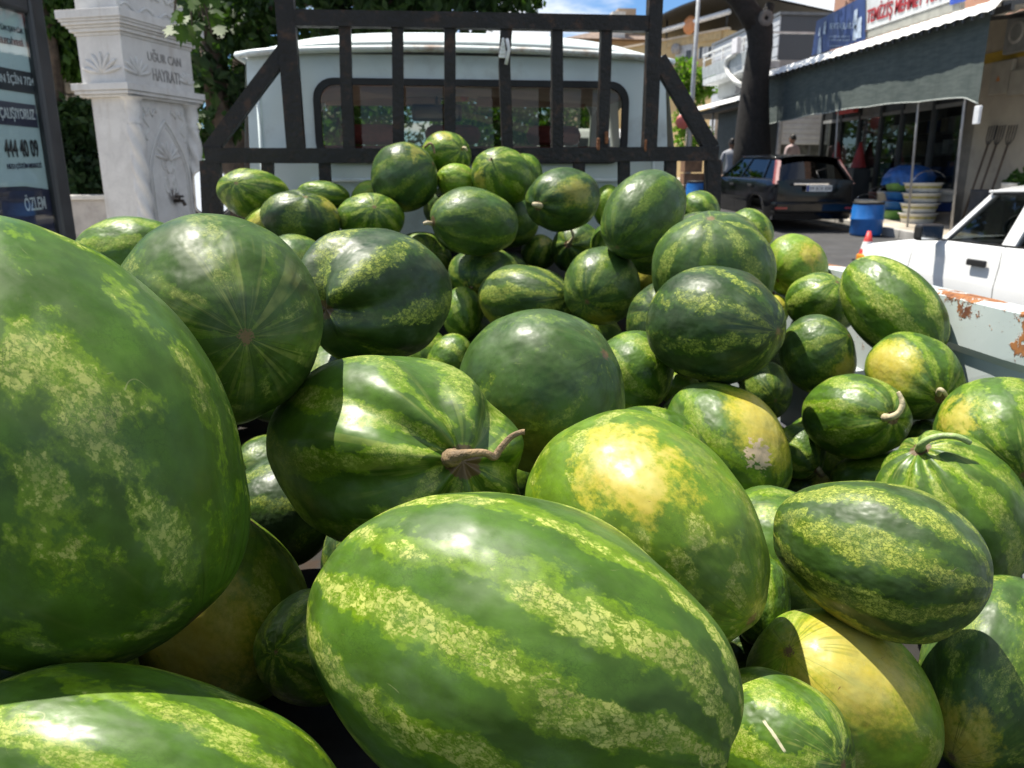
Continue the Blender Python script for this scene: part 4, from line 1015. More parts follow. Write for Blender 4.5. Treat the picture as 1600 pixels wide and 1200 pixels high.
# vehicles further down the street, seen through the cab windows
rc = thing('parked_car', 'red car seen through the cab window further down the street', 'car', (1.6, 16, gz(18))); 
make_car(rc, mat('red_car_paint', (.30, .02, .02), .25, coat=.4), dict(L=4.1, hw=.84, zc=.62,
    zb=[(0, .90), (.9, .93), (2.9, .90), (4.1, .72)], hb=[(0, .74), (1, .79), (2.9, .79), (4.1, .70)], wheels=(.8, 3.3), wr=.3,
    panels=[('fender', .03, 1.0), ('door', 1.0, 2.0), ('door', 2.0, 3.0), ('fender', 3.0, 4.07)], decks=[('boot_lid', .03, .6), ('bonnet', 2.95, 4.07)],
    belt=(.55, 1.9, 2.9), roof=(1.0, 1.8, 2.25), pw=(.14, .1, .06), zr=1.36, hr=.6, seats=(1.2, 2.0), seat_m=inside_m, trim=trim_m, mirror=trim_m, bumper=trim_m), dark_glass, inside_m)
for s in (-1, 1):
    b = MB(); b.box(s*.6-.12, s*.6+.12, -.04, .0, .62, .78, .015); b.build('tail_lamp', lamp_red, rc, local=True)
van = thing('parked_van', 'white van seen through the right end of the cab window', 'van', (3.75, 17.5, gz(19)))
vp = mat('van_paint', (.72, .73, .74), .3, var=.04)
b = MB(); hv = .92
prof_v = [(0, .35), (.02, 1.0), (.14, 1.86), (.4, 1.95), (3.0, 1.95), (3.5, 1.85), (4.1, 1.15), (4.75, 1.0), (4.85, .35)]
b.grid([[(sx*hv*(1-.10*max(0, z-1.0)), y, z) for sx in (-1, -.96, 0, .96, 1)] for y, z in prof_v])
for s in (-1, 1): b.poly([(s*hv*(1-.10*max(0, z-1.0)), y, z) for y, z in prof_v])
b.build('body', vp, van, local=True)
b = MB(); b.poly([(-.75, .03, 1.12), (.75, .03, 1.12), (.70, .11, 1.74), (-.70, .11, 1.74)]); b.build('rear_window', dark_glass, van, local=True)
for s in (-1, 1):
    b = MB(); b.box(s*.84-.06, s*.84+.06, -.03, .02, .75, 1.15, .01); b.build('tail_lamp', lamp_red, van, local=True)
    b = MB(); b.poly([(s*.915, .5, 1.2), (s*.915, 3.3, 1.2), (s*.86, 3.1, 1.75), (s*.86, .5, 1.75)]); b.build('side_window', dark_glass, van, local=True)
for wy in (.9, 3.9):
    for s in (-1, 1): wheel(van, s*.84, wy, .32, .32, .2, s, rim_metal)
# ------------------------------------------------------------------ left side: light box sign, fountain, planter, trees
frame_m = mat('sign_frame', (.045, .047, .050), .45, var=.15, metal=.3)
sheet = mat('poster_sheet', (.48, .58, .59), .35, var=.06, nscale=3)
navy = mat('poster_navy', (.035, .035, .070), .4, var=.1)
pwhite = mat('poster_white', (.62, .64, .65), .4, var=.03)
pblack = mat('poster_black', (.02, .02, .022), .4)
SA = math.radians(79.5)                       # direction of the sign face (from +X)
sx = Vector((math.cos(SA), math.sin(SA), 0)); sn = Vector((sx.y, -sx.x, 0))
SP0 = atY(96, 170, 5.0); SP0.z = gz(5)+.13
sign = thing('advertising_light_box', 'tall dark framed street poster box with white and navy notice at the left edge', 'street sign', SP0, SA)
def sp(px, py):
    q = on_plane(px, py, SP0, sn)-SP0; return q.dot(sx), q.z
xr, _ = sp(106, 340); zt = sp(58, 0)[1]+.02; zb_ = .55; xl = xr-1.25
b = MB(); b.box(xl, xr-.13, .02, .16, zb_, zt-.08, .01); b.build('light_case', frame_m, sign, local=True)
for a0, a1 in ((xl, xl+.12), (xr-.13, xr)):
    b = MB(); b.box(a0, a1, -.045, .20, .0, zt+.02, .02); b.build('side_post', frame_m, sign, local=True)
b = MB(); b.box(xl+.12, xr-.13, -.045, .20, zt-.12, zt+.03, .02); b.build('top_rail', frame_m, sign, local=True)
b = MB(); b.box(xl+.12, xr-.13, -.045, .20, zb_-.15, zb_, .02); b.build('bottom_rail', frame_m, sign, local=True)
xs0, xs1 = xl+.12, xr-.13
b = MB(); b.box(xs0, xs1, .004, .019, zb_, zt-.12); po = b.build('poster', sheet, sign, local=True)
def zrow(y): return sp(30, y)[1]
def band(y0, y1, xe, m, nm='band'):
    b = MB(); x1 = sp(xe, (y0+y1)/2)[0]; b.box(xs0+.05, x1, -.0005, .0035, zrow(y1), zrow(y0)); return b.build(nm, m, po, local=True)
band(110, 144, 57, mat('band_dark', (.030, .032, .040), .4)); band(161, 197, 57, navy)
def ptext(t, y0, y1, xe, m, wd):
    x1 = sp(xe, (y0+y1)/2)[0]; return text_mesh(t, 'lettering', m, po, (x1-wd, -.0012, zrow(y1)), (1, .0, .035), (-.035, 0, 1), wd, zrow(y0)-zrow(y1), .0018, .012)
wl = sp(52, 180)[0]-sp(0, 180)[0]
ptext('ACİL GÜN İÇİN 7/24', 118, 138, 53, pwhite, wl*1.75); ptext('ÇALIŞIYORUZ', 170, 192, 54, pwhite, wl*1.04)
ptext('444 40 09', 219, 247, 60, pblack, wl*1.02); ptext('HIZLI ÇÖZÜM MERKEZİ', 254, 266, 65, navy, wl*1.05)
ptext('BÜYÜKŞEHİR', 44, 56, 36, navy, wl*.95); ptext('BELEDİYESİ', 62, 74, 36, navy, wl*.8)
b = MB(); x1 = xs1-.002; zz = [zrow(y) for y in (302, 293, 290, 292, 298, 304)]
b.prism([(xs0+.02+(x1-xs0-.02)*i/5, 0.0035, z) for i, z in enumerate([zrow(330), zrow(312), zrow(300), zrow(292), zrow(291), zrow(297)])]+[(x1, .0035, zb_+.02), (xs0+.02, .0035, zb_+.02)], (0, -.004, 0)); b.build('band', navy, po, local=True)
ptext('ÖZLEM', 305, 331, 71, pwhite, wl*.66)
b = MB(); b.box(xs0, xs1, -.022, -.018, zb_, zt-.12); b.build('front_glass', glass_mat('sign_glass', (.92, .95, .95), .95), sign, local=True)

marble = None
def marble_mat():
    k = NT('grey_marble'); p = k.obj()
    n = k.noise(k.vm('ADD', p, k.vm('SCALE', k.noise(p, 3, 4, .6, col=True), sc=.5)), 5, 5, .65)
    c = k.mix(k.ss(n, .3, .7), (.52, .51, .49), (.62, .61, .585))
    v = k.ss(k.math('ABSOLUTE', k.math('SUBTRACT', k.noise(k.vm('ADD', p, k.vm('SCALE', k.noise(p, 2, 3, col=True), sc=1.2)), 2.2, 4, .6), .5)), .0, .03, 1., 0.)
    c = k.mix(k.mul(v, .14), c, (.32, .31, .31))
    st = k.ss(k.noise(k.vm('MULTIPLY', p, (9., 9., 1.2)), 1, 4, .6), .54, .72)
    c = k.mix(k.mul(st, .4), c, (.36, .31, .26))
    k.bsdf(c, .5, 0, .4, k.bump(k.noise(p, 30, 3), .2, .003)); return k.m
marble = marble_mat()
FA = math.radians(70)
F0 = atY(185, 10, 7.0); zf = F0.z; g0 = gz(7.5)+.13; F0.z = g0
ft = thing('stone_fountain', 'carved grey marble street fountain with inscription, pointed arch panel and small tap', 'fountain', F0, FA)
h = zf-g0
W = 1.10; Dp = .36; e = .13
def blk(z0, z1, out, nm=None, bev=.004):
    b = MB(); b.box(e-out, W-e+out, e-out, Dp+e+out, z0, z1, bev); return b
cn = MB()
for z0, z1, o in ((h-.065, h, e), (h-.085, h-.067, e-.012), (h-.110, h-.087, e-.024), (h-.130, h-.112, e-.045), (h-.160, h-.132, e-.06), (h-.185, h-.162, e-.085)):
    cn.box(e-o, W-e+o, e-o, Dp+e+o, z0, z1, .003)
cornice = cn.build('cornice', marble, ft, local=True)
fr = blk(h-.56, h-.185, .035); frieze = fr.build('frieze', marble, ft, local=True)
cn = MB()
for z0, z1, o in ((h-.615, h-.56, .10), (h-.645, h-.617, .085), (h-.665, h-.647, .06)): cn.box(e-o, W-e+o, e-o, Dp+e+o, z0, z1, .004)
cn.build('lower_moulding', marble, ft, local=True)
b = blk(0, h-.665, .0); shaft = b.build('shaft', marble, ft, local=True)
b = blk(-.2, .18, .09); b.build('plinth', marble, ft, local=True)
# upper carved block
b = MB(); b.box(e-.02, W-e+.02, e-.02, Dp+e+.02, h, h+.55, .006); up = b.build('upper_block', marble, ft, local=True)
def relief(parent, pts, r, nm='carved_relief'):
    b = MB(); b.tube(pts, r, 6); return b.build(nm, marble, parent, local=True)
for cx in (.28, .55, .82):
    relief(up, [(cx+.10*math.cos(t), e-.026, h+.22+.12*math.sin(t*1.0)*(.6+.4*math.cos(2*t))) for t in [i*2*math.pi/24 for i in range(25)]], .013)
    relief(up, [(cx+.04*math.cos(t)*(1-t/14), e-.024, h+.20+.06*math.sin(t)*(1-t/14)) for t in [i*.5 for i in range(20)]], .010)
relief(up, [(e+.02+i*.045, e-.022, h+.05+.03*math.sin(i*1.1)) for i in range(19)], .014)
# inscription
lt = mat('inscription_shade', (.26, .25, .24), .7)
text_mesh('UĞUR CAN', 'inscription', lt, frieze, (e+.27, e-.0355, h-.345), (1, 0, 0), (0, 0, 1), .44, .10, .006)
text_mesh('HAYRATI', 'inscription', lt, frieze, (e+.31, e-.0355, h-.50), (1, 0, 0), (0, 0, 1), .36, .10, .006)
def palmette(cx, cy, cz, s, ax, parent):
    for i in range(7):
        a = math.radians(-75+25*i); pts = []
        for t in (0, .3, .6, .85, 1):
            u = s*t*math.sin(a)*(1+.15*t); w = s*t*math.cos(a); pts.append((cx+u, cy, cz+w) if ax == 'x' else (cx, cy+u, cz+w))
        b = MB(); b.tube(pts, [.006, .016, .020, .016, .006], 6); b.build('carved_leaf', marble, parent, local=True)
palmette(e+.12, e-.038, h-.48, .15, 'x', frieze); palmette(e-.038, e+.18, h-.48, .17, 'y', frieze); palmette(W-e-.07, e-.038, h-.48, .10, 'x', frieze)
# arch panel
hs = h-.665
def ogee(w, z0, zs, zt):
    pts = [(-w, z0)]
    for i in range(9):
        t = i/8; pts.append((-w*math.cos(t*math.pi/2)**.8 if t < 1 else 0, zs+(zt-zs)*(t**1.25)))
    return pts
cx = W/2+.02
for w, r, dz in ((.27, .014, 0), (.235, .008, -.05)):
    pts = ogee(w, .25, hs-.62, hs-.16+dz); full = [(cx+x, e-.003, z) for x, z in pts]+[(cx-x, e-.003, z) for x, z in reversed(pts[:-1])]
    relief(shaft, full, r, 'arch_moulding')
for cz, s in ((hs-.52, .12), (hs-.72, .10)):
    for sg in (-1, 1):
        relief(shaft, [(cx+sg*s*(.15+.5*math.sin(t*1.4)), e-.002, cz-.1+.25*t*.8) for t in [i*.12 for i in range(12)]], .008)
        relief(shaft, [(cx+sg*(.03+s*.55*(1-math.cos(t))*.5), e-.002, cz+.07*math.sin(t)) for t in [i*.5 for i in range(13)]], .007)
palmette(cx, e-.002, hs-.50, .16, 'x', shaft)
for sg in (-1, 1):
    relief(shaft, [(cx+sg*(.10+.16*t), e-.002, hs-.10+.03*math.sin(t*14)) for t in [i/12 for i in range(13)]], .012)
    relief(shaft, [(cx+sg*(.24+.03*math.sin(t*9)), e-.002, hs-.12-.22*t) for t in [i/12 for i in range(13)]], .010)
    b = MB(); xx = (e-.0 if sg < 0 else W-e)+(-sg)*.075
    b.box(xx-.012, xx+.012, e-.012, e+.01, .2, hs-.02, .003); b.build('panel_edge', marble, shaft, local=True)
# twisted corner columns
for cxx in (e+.035, W-e-.035):
    b = MB(); rows = []
    nz = 120
    for i in range(nz+1):
        z = .2+(hs-.42)*i/nz; rows.append([(cxx+(.062+.012*math.cos(3*(a+z*9)))*math.cos(a), e-.02+(.062+.012*math.cos(3*(a+z*9)))*math.sin(a), z) for a in [2*math.pi*k/20 for k in range(21)]])
    b.grid(rows); b.build('twisted_column', marble, ft, local=True)
    b = MB(); b.lathe([(.05, 0), (.06, .03), (.045, .05), (.07, .12), (.06, .19), (.10, .22)], (cxx, e-.02, hs-.22), 16); b.build('column_capital', marble, ft, local=True)
b = MB(); b.tube([(cx+.02, e-.0, 1.02), (cx+.02, e-.09, 1.02), (cx+.02, e-.11, .98)], .017, 8); b.tube([(cx-.03, e-.06, 1.06), (cx+.07, e-.06, 1.06)], .012, 6); b.tube([(cx+.02, e-.06, 1.02), (cx+.02, e-.06, 1.07)], .010, 6)
b.build('tap', mat('tap_metal', (.05, .04, .032), .5, metal=.5), ft, local=True)
b = MB(); b.lathe([(0, 0), (.13, 0)], (cx+.02, e-.0035, 1.06), 20, 'y'); 
def stain_mat():
    k = NT('soot_stain'); p = k.obj(); n = k.noise(p, 9, 4, .6)
    d = k.vm('DISTANCE', p, (cx+.02, e-.0035, 1.06))
    f = k.ss(k.add(d, k.mul(k.math('SUBTRACT', n, .5), .12)), .03, .11, .75, 0.)
    c = k.mix(f, (.45, .44, .42), (.09, .065, .05)); bs = k.bsdf(c, .7)
    tr = k.n('ShaderNodeBsdfTransparent'); mx = k.n('ShaderNodeMixShader'); k.put(f, mx.inputs[0])
    k.t.links.new(tr.outputs[0], mx.inputs[1]); k.t.links.new(bs.outputs[0], mx.inputs[2]); k.t.links.new(mx.outputs[0], k.out.inputs['Surface']); return k.m
b.build('soot_stain', stain_mat(), ft, local=True)

# low planter wall, hedge, stone wall
pw = atY(145, 305, 9.2)
plm = mat('planter_stone', (.34, .32, .30), .6, var=.25, nscale=3, dirt=(.2, .18, .16))
pt = thing('planter_wall', 'low grey stone planter wall with pale coping behind the poster box', 'wall', (-5, 9.2, gz(9.2)))
b = MB(); b.box(-8.5, -3.35, 9.2, 9.55, gz(9.2), pw.z-.05, .01); b.build('wall_body', plm, pt)
for i in range(6):
    b = MB(); b.box(-8.5+i*.86, -8.5+i*.86+.85, 9.16, 9.59, pw.z-.05, pw.z, .008); b.build('coping_stone', mat('coping', (.50, .48, .44), .6, var=.15), pt)
swm = mat('rubble_stone', (.33, .28, .22), .9, var=.4, nscale=4, bump=.5)
sw = thing('stone_wall', 'rough tan stone wall seen between the trees left of the fountain', 'wall', (-7, 14, gz(14)))
b = MB(); b.box(-10.4, -4.0, 14.05, 14.4, gz(14)-.2, gz(14)+3.1); b.build('mortar', mat('mortar', (.25, .22, .18), .95), sw)
rs = random.Random(8); st0 = []
for i in range(3):
    b = MB(); b.box(-.2, .2, -.06, .05, -.085, .085, .022); st0.append(b.build('stone', swm, sw, local=True))
proto_used = [False]*3
for r in range(15):
    x = -8.6+rs.uniform(0, .2)
    while x < -5.2:
        w = rs.uniform(.26, .46); k = rs.randrange(3)
        o = st0[k] if not proto_used[k] else dup(st0[k], sw, (0, 0, 0)); proto_used[k] = True
        o.location = Vector((x+w/2, 14.03+rs.uniform(-.012, .012), gz(14)+.1+r*.2))-wloc(sw); o.scale = (w/.42, 1, rs.uniform(.95, 1.06)); x += w+.012

# foliage
def leaf_mat(name, c0, c1, tr=.35):
    k = NT(name); p = k.pos()
    n = k.noise(p, 1.7, 3, .6); n2 = k.noise(p, 14, 2)
    c = k.mix(k.ss(k.add(k.mul(n, .6), k.mul(n2, .4)), .35, .65), c0, c1)
    d = k.n('ShaderNodeBsdfPrincipled'); k.put(c, d.inputs['Base Color']); d.inputs['Roughness'].default_value = .55; d.inputs['Specular IOR Level'].default_value = .25
    t = k.n('ShaderNodeBsdfTranslucent'); k.put(k.vm('MULTIPLY', c, (1.6, 1.8, .7)), t.inputs['Color'])
    m = k.n('ShaderNodeMixShader'); m.inputs[0].default_value = tr
    k.t.links.new(d.outputs[0], m.inputs[1]); k.t.links.new(t.outputs[0], m.inputs[2]); k.t.links.new(m.outputs[0], k.out.inputs['Surface']); return k.m
leaf_dark = leaf_mat('dark_leaves', (.012, .030, .009), (.035, .075, .014), .25)
leaf_mid = leaf_mat('mid_leaves', (.020, .055, .010), (.060, .120, .018), .4)
leaf_hedge = leaf_mat('hedge_leaves', (.010, .026, .010), (.030, .065, .016), .2)
leaf_bright = leaf_mat('bright_leaves', (.06, .13, .015), (.14, .24, .03), .5)
bark = mat('bark', (.085, .062, .045), .9, var=.45, nscale=9, bump=.9, bscale=25, dirt=(.16, .14, .11), dirt_amt=.5)
bark_dark = mat('dark_bark', (.009, .0075, .007), .9, var=.4, nscale=9, bump=.9, bscale=22)
def foliage(clumps, n, size, seed, hang=0.):
    r = np.random.default_rng(seed); b = MB()
    wts = np.array([c[3]**2 for c in clumps]); wts = wts/wts.sum()
    idx = r.choice(len(clumps), n, p=wts)
    for k in idx:
        cx, cy, cz, R = clumps[k]
        d = r.normal(size=3); d /= np.linalg.norm(d); q = R*r.uniform(.25, 1)**.6
        p = np.array([cx, cy, cz])+d*q*np.array([1, 1, .8])
        a = r.normal(size=3); a[2] -= hang*1.5; a /= np.linalg.norm(a); c = np.cross(a, r.normal(size=3)); c /= np.linalg.norm(c); nn = np.cross(a, c)
        s = size*r.uniform(.6, 1.35)
        b.add([p, p+a*s*.5+c*s*.28+nn*s*.05, p+a*s, p+a*s*.5-c*s*.28+nn*s*.05], [(0, 1, 2, 3)])
    return b
def clumps_in(box, n, r0, r1, seed):
    r = random.Random(seed); return [(r.uniform(box[0], box[1]), r.uniform(box[2], box[3]), r.uniform(box[4], box[5]), r.uniform(r0, r1)) for _ in range(n)]
def tree(name, label, loc, trunk_pts, trunk_r, clumps, n, size, lm, bm_, seed, group=None, hang=0., limbs=True):
    t = thing(name, label, 'tree', loc, 0, group)
    b = MB(); b.tube(trunk_pts, trunk_r, 10)
    top = Vector(trunk_pts[-1])
    if limbs:
        for c in clumps[::max(1, len(clumps)//9)]:
            e_ = Vector(c[:3]); m = top.lerp(e_, .5)+Vector((0, 0, -.15)); b.tube([top-Vector((0, 0, .3)), m, e_], [trunk_r[-1]*.7, trunk_r[-1]*.4, trunk_r[-1]*.15], 6)
    b.build('trunk', bm_, t)
    foliage(clumps, n, size, seed, hang).build('crown', lm, t)
    return t
# dark tree arching over the cab
big_cl = clumps_in((-2.9, .6, 9.3, 12.5, 3.6, 6.2), 46, .5, .9, 3)+[(atY(x, y, 9.6)[0], 9.6, atY(x, y, 9.6)[2], r_) for x, y, r_ in ((345, 25, .45), (400, 30, .4), (350, 90, .45), (420, 50, .35), (480, 20, .4), (560, 18, .42), (640, 15, .42), (700, 25, .38), (760, 10, .36), (640, 48, .25), (770, -20, .45), (815, -12, .25), (840, 8, .10), (340, 130, .35), (355, 180, .28), (330, 200, .25))]
tree('shade_tree', 'dark leafy tree overhanging the back of the truck cab', (-2.6, 11, gz(11)), [(-2.6, 11, gz(11)), (-2.55, 11, 1.8), (-2.3, 11, 3.0), (-1.9, 11, 4.0)], [.22, .18, .16, .12], big_cl, 22000, .17, leaf_dark, bark, 11, hang=.5)
# tree with low foliage between sign and fountain, trunk just behind the sign
lo_cl = [(atY(x, y, 10.2)[0], 10.2+d, atY(x, y, 10.2)[2], r_) for x, y, r_, d in ((95, 20, .45, 0), (125, 60, .42, .2), (150, 30, .4, 0), (100, 80, .35, .1), (145, 90, .28, .2), (80, -30, .6, 0), (160, -30, .5, .3), (120, 105, .18, 0), (70, 40, .3, .4))]
tree('street_tree', 'small leafy tree between the poster box and the fountain', (atY(72, 60, 10)[0], 10, gz(10)), [(atY(84, 300, 10)[0], 10, gz(10)), (atY(82, 150, 10)[0], 10, 2.2), (atY(72, 60, 10)[0], 10, 3.1), (atY(66, -40, 10)[0], 10, 4.0)], [.16, .13, .11, .07], lo_cl, 5200, .12, leaf_mid, bark, 12, hang=1.2)
tree('street_tree', 'thin trunked tree right behind the fountain', (atY(330, 200, 9.6)[0], 9.6, gz(9.6)), [(atY(352, 300, 9.6)[0], 9.6, gz(9.6)), (atY(346, 220, 9.6)[0], 9.6, 1.85), (atY(336, 130, 9.6)[0], 9.6, 2.6), (atY(322, 40, 9.6)[0], 9.6, 3.4)], [.17, .14, .12, .10],
     [(atY(x, y, 10.4)[0], 10.4, atY(x, y, 10.4)[2], r_) for x, y, r_ in ((330, 20, .4), (300, -20, .5), (350, -30, .5), (365, 130, .25), (372, 170, .2))], 2600, .12, leaf_mid, bark, 13, hang=.8)
hedge = thing('laurel_bush', 'dark glossy bush growing in the planter beside the fountain', 'bush', (-4.6, 9.9, pw.z))
hc = [(atY(x, y, 9.9)[0], 9.9+d, atY(x, y, 9.9)[2], r_) for x, y, r_, d in ((95, 190, .26, 0), (125, 180, .26, .1), (150, 195, .24, 0), (105, 230, .36, .1), (140, 240, .36, .15), (120, 280, .36, 0), (160, 280, .3, .1), (90, 280, .3, .1), (170, 230, .25, .1), (60, 240, .4, .1), (40, 200, .4, .2), (110, 165, .12, 0))]
foliage(hc, 6500, .11, 21).build('leaves', leaf_hedge, hedge)
b = MB()
for c in hc[3:8]: b.tube([(c[0], 9.9, gz(9.9)+.1), (c[0]*.995, 9.9, c[2])], [.03, .01], 6)
b.build('stems', bark, hedge)
for i, (x0, x1, y0, y1, seed) in enumerate(((-14, -6, 12, 15, 31), (-9, -3.5, 15, 19, 32), (-5, 0, 20, 27, 33))):
    cl = clumps_in((x0, x1, y0, y1, 1.4 if i else 2.6, 5.6), 34, .9, 1.6, seed)
    tree('street_tree', ['broad leafy tree standing behind the stone wall at far left', 'broad leafy tree rising behind the fountain', 'leafy tree further down the street, seen through the cab window'][i], ((x0+x1)/2, (y0+y1)/2, gz(y0)), [((x0+x1)/2, (y0+y1)/2, gz(y0)), ((x0+x1)/2, (y0+y1)/2, 3.2)], [.25, .18], cl, 7000, .24, leaf_mid if i else leaf_dark, bark, 40+i)
cl = clumps_in((.5, 6.0, 26, 32, 1.3, 4.8), 34, .8, 1.4, 77)
tree('street_tree', 'pale green roadside tree at the far end of the street behind the van', (3.5, 29, gz(29)), [(3.5, 29, gz(29)), (3.5, 29, 3.0)], [.22, .15], cl, 9000, .26, leaf_mid, bark, 45)
# near hanging leaves
leaf_near = leaf_mat('near_leaves', (.018, .045, .005), (.045, .090, .010), .22)
br = thing('leafy_branch', 'bright hanging plane branch with large leaves at the top beside the cab', 'branch', atY(300, -60, 5.4))
def big_leaf():
    pts = [(0, 0), (.35, .12), (.95, .30), (.62, .48), (1.0, .78), (.52, .82), (.42, 1.12), (.18, .98), (0, 1.45)]
    out_ = [(x*.36, y*.62) for x, y in pts]+[(-x*.36, y*.62) for x, y in reversed(pts[1:-1])]
    return out_
lf = big_leaf(); leaf0 = None; rs = random.Random(12)
twp = [[(300, -60), (296, -10), (300, 40)], [(300, -60), (318, 0), (330, 50)], [(300, -60), (275, -10), (272, 30)]]
tb = MB()
for tp in twp: tb.tube([atY(x, y, 5.4) for x, y in tp], [.014, .009, .004], 6)
tb.build('twig', bark, br)
for i in range(46):
    px = rs.uniform(262, 342); py = rs.uniform(-60, 62-abs(px-305)*.5)
    if px > 325 and py > 40: continue
    if leaf0 is None:
        b = MB(); b.add([(0, 0, 0)]+[(x, y-.0, .06*abs(x)-.05*y*y) for x, y in lf[1:]], [tuple(range(len(lf)))]); leaf0 = b.build('leaf', leaf_near, br, local=True); o = leaf0
    else: o = dup(leaf0, br, (0, 0, 0))
    o.location = atY(px, py, 5.4+rs.uniform(-.25, .3))-wloc(br); s = rs.uniform(.11, .17); o.scale = (s, s, s)
    o.rotation_euler = (math.radians(rs.uniform(-140, -60)), rs.uniform(-.5, .5), rs.uniform(-.9, .9))
# ------------------------------------------------------------------ right side: shop with canopy
FX = 10.8
def brick_mat():
    k = NT('brick'); p = k.pos(); x, y, z = k.sep(p)
    br = k.n('ShaderNodeTexBrick'); k.put(k.comb(k.add(x, y), z, 0.), br.inputs['Vector'])
    k.put((.33, .15, .10), br.inputs['Color1']); k.put((.42, .21, .14), br.inputs['Color2']); k.put((.40, .36, .32), br.inputs['Mortar'])
    br.inputs['Scale'].default_value = 4.2; br.inputs['Mortar Size'].default_value = .015
    k.bsdf(k.mix(k.ss(k.noise(p, 1.5, 4), .3, .7), br.outputs[0], (.36, .2, .14)), .9); return k.m
bricks = brick_mat()
beige = mat('beige_render', (.40, .36, .29), .85, var=.15, nscale=1.2, bump=.2, dirt=(.25, .22, .18))
darkm = mat('dark_metal', (.022, .024, .026), .45, var=.2)
conc = mat('concrete', (.30, .30, .29), .85, var=.2, nscale=1.5)
dk_room = mat('shop_inside', (.10, .10, .095), .8, var=.3, nscale=2)
greyp = mat('grey_panel', (.22, .23, .23), .6, var=.15)
G = gz(17)+.13
shop = thing('shop_building', 'brick shop with dark glazed front under a netted canopy across the street', 'shop', (FX, 17, G))
b = MB(); b.box(FX+.10, 18, 12.3, 21.4, 4.45, 9.5); b.build('brick_upper_wall', bricks, shop)
b = MB(); b.box(FX, FX+.25, 11.0, 15.0, gz(11), 4.4); b.build('beige_wall', beige, shop)
b = MB(); b.box(FX, FX+.35, 15.0, 15.32, gz(15), 4.4, .01); b.build('corner_pillar', mat('pillar_render', (.20, .18, .15), .85), shop)
b = MB(); b.box(FX-.0, FX+.2, 15.32, 21.3, 3.55, 4.44); b.build('shop_fascia', darkm, shop)
b = MB(); b.box(FX+.25, 14.5, 11, 21.3, gz(15)+.0, gz(15)+.25); b.box(14.4, 14.5, 11, 21.3, gz(15), 4.4); b.box(FX+.25, 14.5, 21.2, 21.3, gz(15), 4.4); b.box(FX+.3, 14.5, 11.0, 21.3, 4.35, 4.44); b.build('shop_room', dk_room, shop)
b = MB(); zy = atX(1565, 88, FX).z; b.box(FX-.02, FX+.006, 11.0, 15.0, zy-.08, zy+.10); b.build('yellow_band', mat('yellow_band', (.42, .28, .03), .6), shop)
gl = glass_mat('shop_glass', (.45, .50, .50), .86)
ym = [15.36, 16.35, 17.5, 18.35, 19.3, 20.2, 21.2]
for i, y in enumerate(ym):
    b = MB(); b.box(FX-.02, FX+.08, y-.05, y+.05, G-.3, 3.55, .006); b.build('mullion', darkm, shop)
for i in range(len(ym)-1):
    w = None
    b = MB(); b.box(FX-.01, FX+.06, ym[i]+.05, ym[i+1]-.05, G-.3, G+.35, .006); b.build('sill_panel', darkm, shop)
    b = MB(); b.box(FX-.01, FX+.06, ym[i]+.05, ym[i+1]-.05, 2.92, 3.0, .006); b.build('transom', greyp, shop)
    b = MB(); b.poly([(FX+.03, ym[i]+.05, G+.35), (FX+.03, ym[i+1]-.05, G+.35), (FX+.03, ym[i+1]-.05, 2.92), (FX+.03, ym[i]+.05, 2.92)]); b.build('pane', gl, shop)
    b = MB(); b.box(FX+.02, FX+.04, ym[i]+.05, ym[i+1]-.05, 3.0, 3.55); b.build('upper_panel', greyp if i in (1, 3) else darkm, shop)
rs = random.Random(3)
shelf_m = [mat('goods_'+n, c, .6, var=.2) for n, c in (('grey', (.3, .3, .3)), ('white', (.55, .55, .53)), ('blue', (.05, .10, .25)), ('dark', (.06, .06, .06)), ('tan', (.3, .25, .18)))]
sh = thing('shop_shelf', 'shelf rack of boxed goods dimly seen through the shop glass', 'shelf', (12.2, 17, G))
for j in range(4):
    b = MB(); b.box(12.0, 12.5, 15.6, 20.8, G+.35+j*.5, G+.38+j*.5); b.build('shelf_board', greyp, sh)
for j in range(4):
    y = 15.7
    while y < 20.5:
        w = rs.uniform(.2, .55); b = MB(); b.box(12.02, 12.4, y, y+w-.03, G+.38+j*.5, G+.38+j*.5+rs.uniform(.2, .42), .01); b.build('boxed_goods', shelf_m[rs.randrange(5)], sh); y += w+rs.choice((0, 0, .2))
# canopy
cnp = thing('shop_canopy', 'long canopy with white edge and hanging dark green shade net over the shop front', 'canopy', (9.5, 16.6, 4.2))
sheetw = mat('canopy_sheet', (.78, .79, .78), .5, var=.05, nscale=2)
b = MB(); rows = []
for i in range(61):
    y = 12.1+8.95*i/60; c = .012*math.cos(i*math.pi)
    rows.append([(8.76, y, 4.02+c), (8.90, y, 4.19+c), (9.4, y, 4.30+c), (FX, y, 4.45+c)])
b.grid(rows, smooth=False); b.build('roof_sheet', sheetw, cnp)
b = MB(); b.bar((9.06, 12.1, 4.06), (9.06, 21.05, 4.06), .06, .10)
for i in range(6): b.bar((8.95, 12.2+i*1.75, 4.12), (FX, 12.2+i*1.75, 4.33), .05, .07)
b.build('canopy_frame', darkm, cnp)
clipm = None
for i in range(40):
    y = 12.2+i*.22
    if clipm is None:
        b = MB(); b.box(-.02, .02, -.025, .025, -.07, .01, .004); clipm = b.build('sheet_clip', darkm, cnp, local=True); o = clipm
    else: o = dup(clipm, cnp, (0, 0, 0))
    o.location = Vector((8.80, y, 4.02))-wloc(cnp)
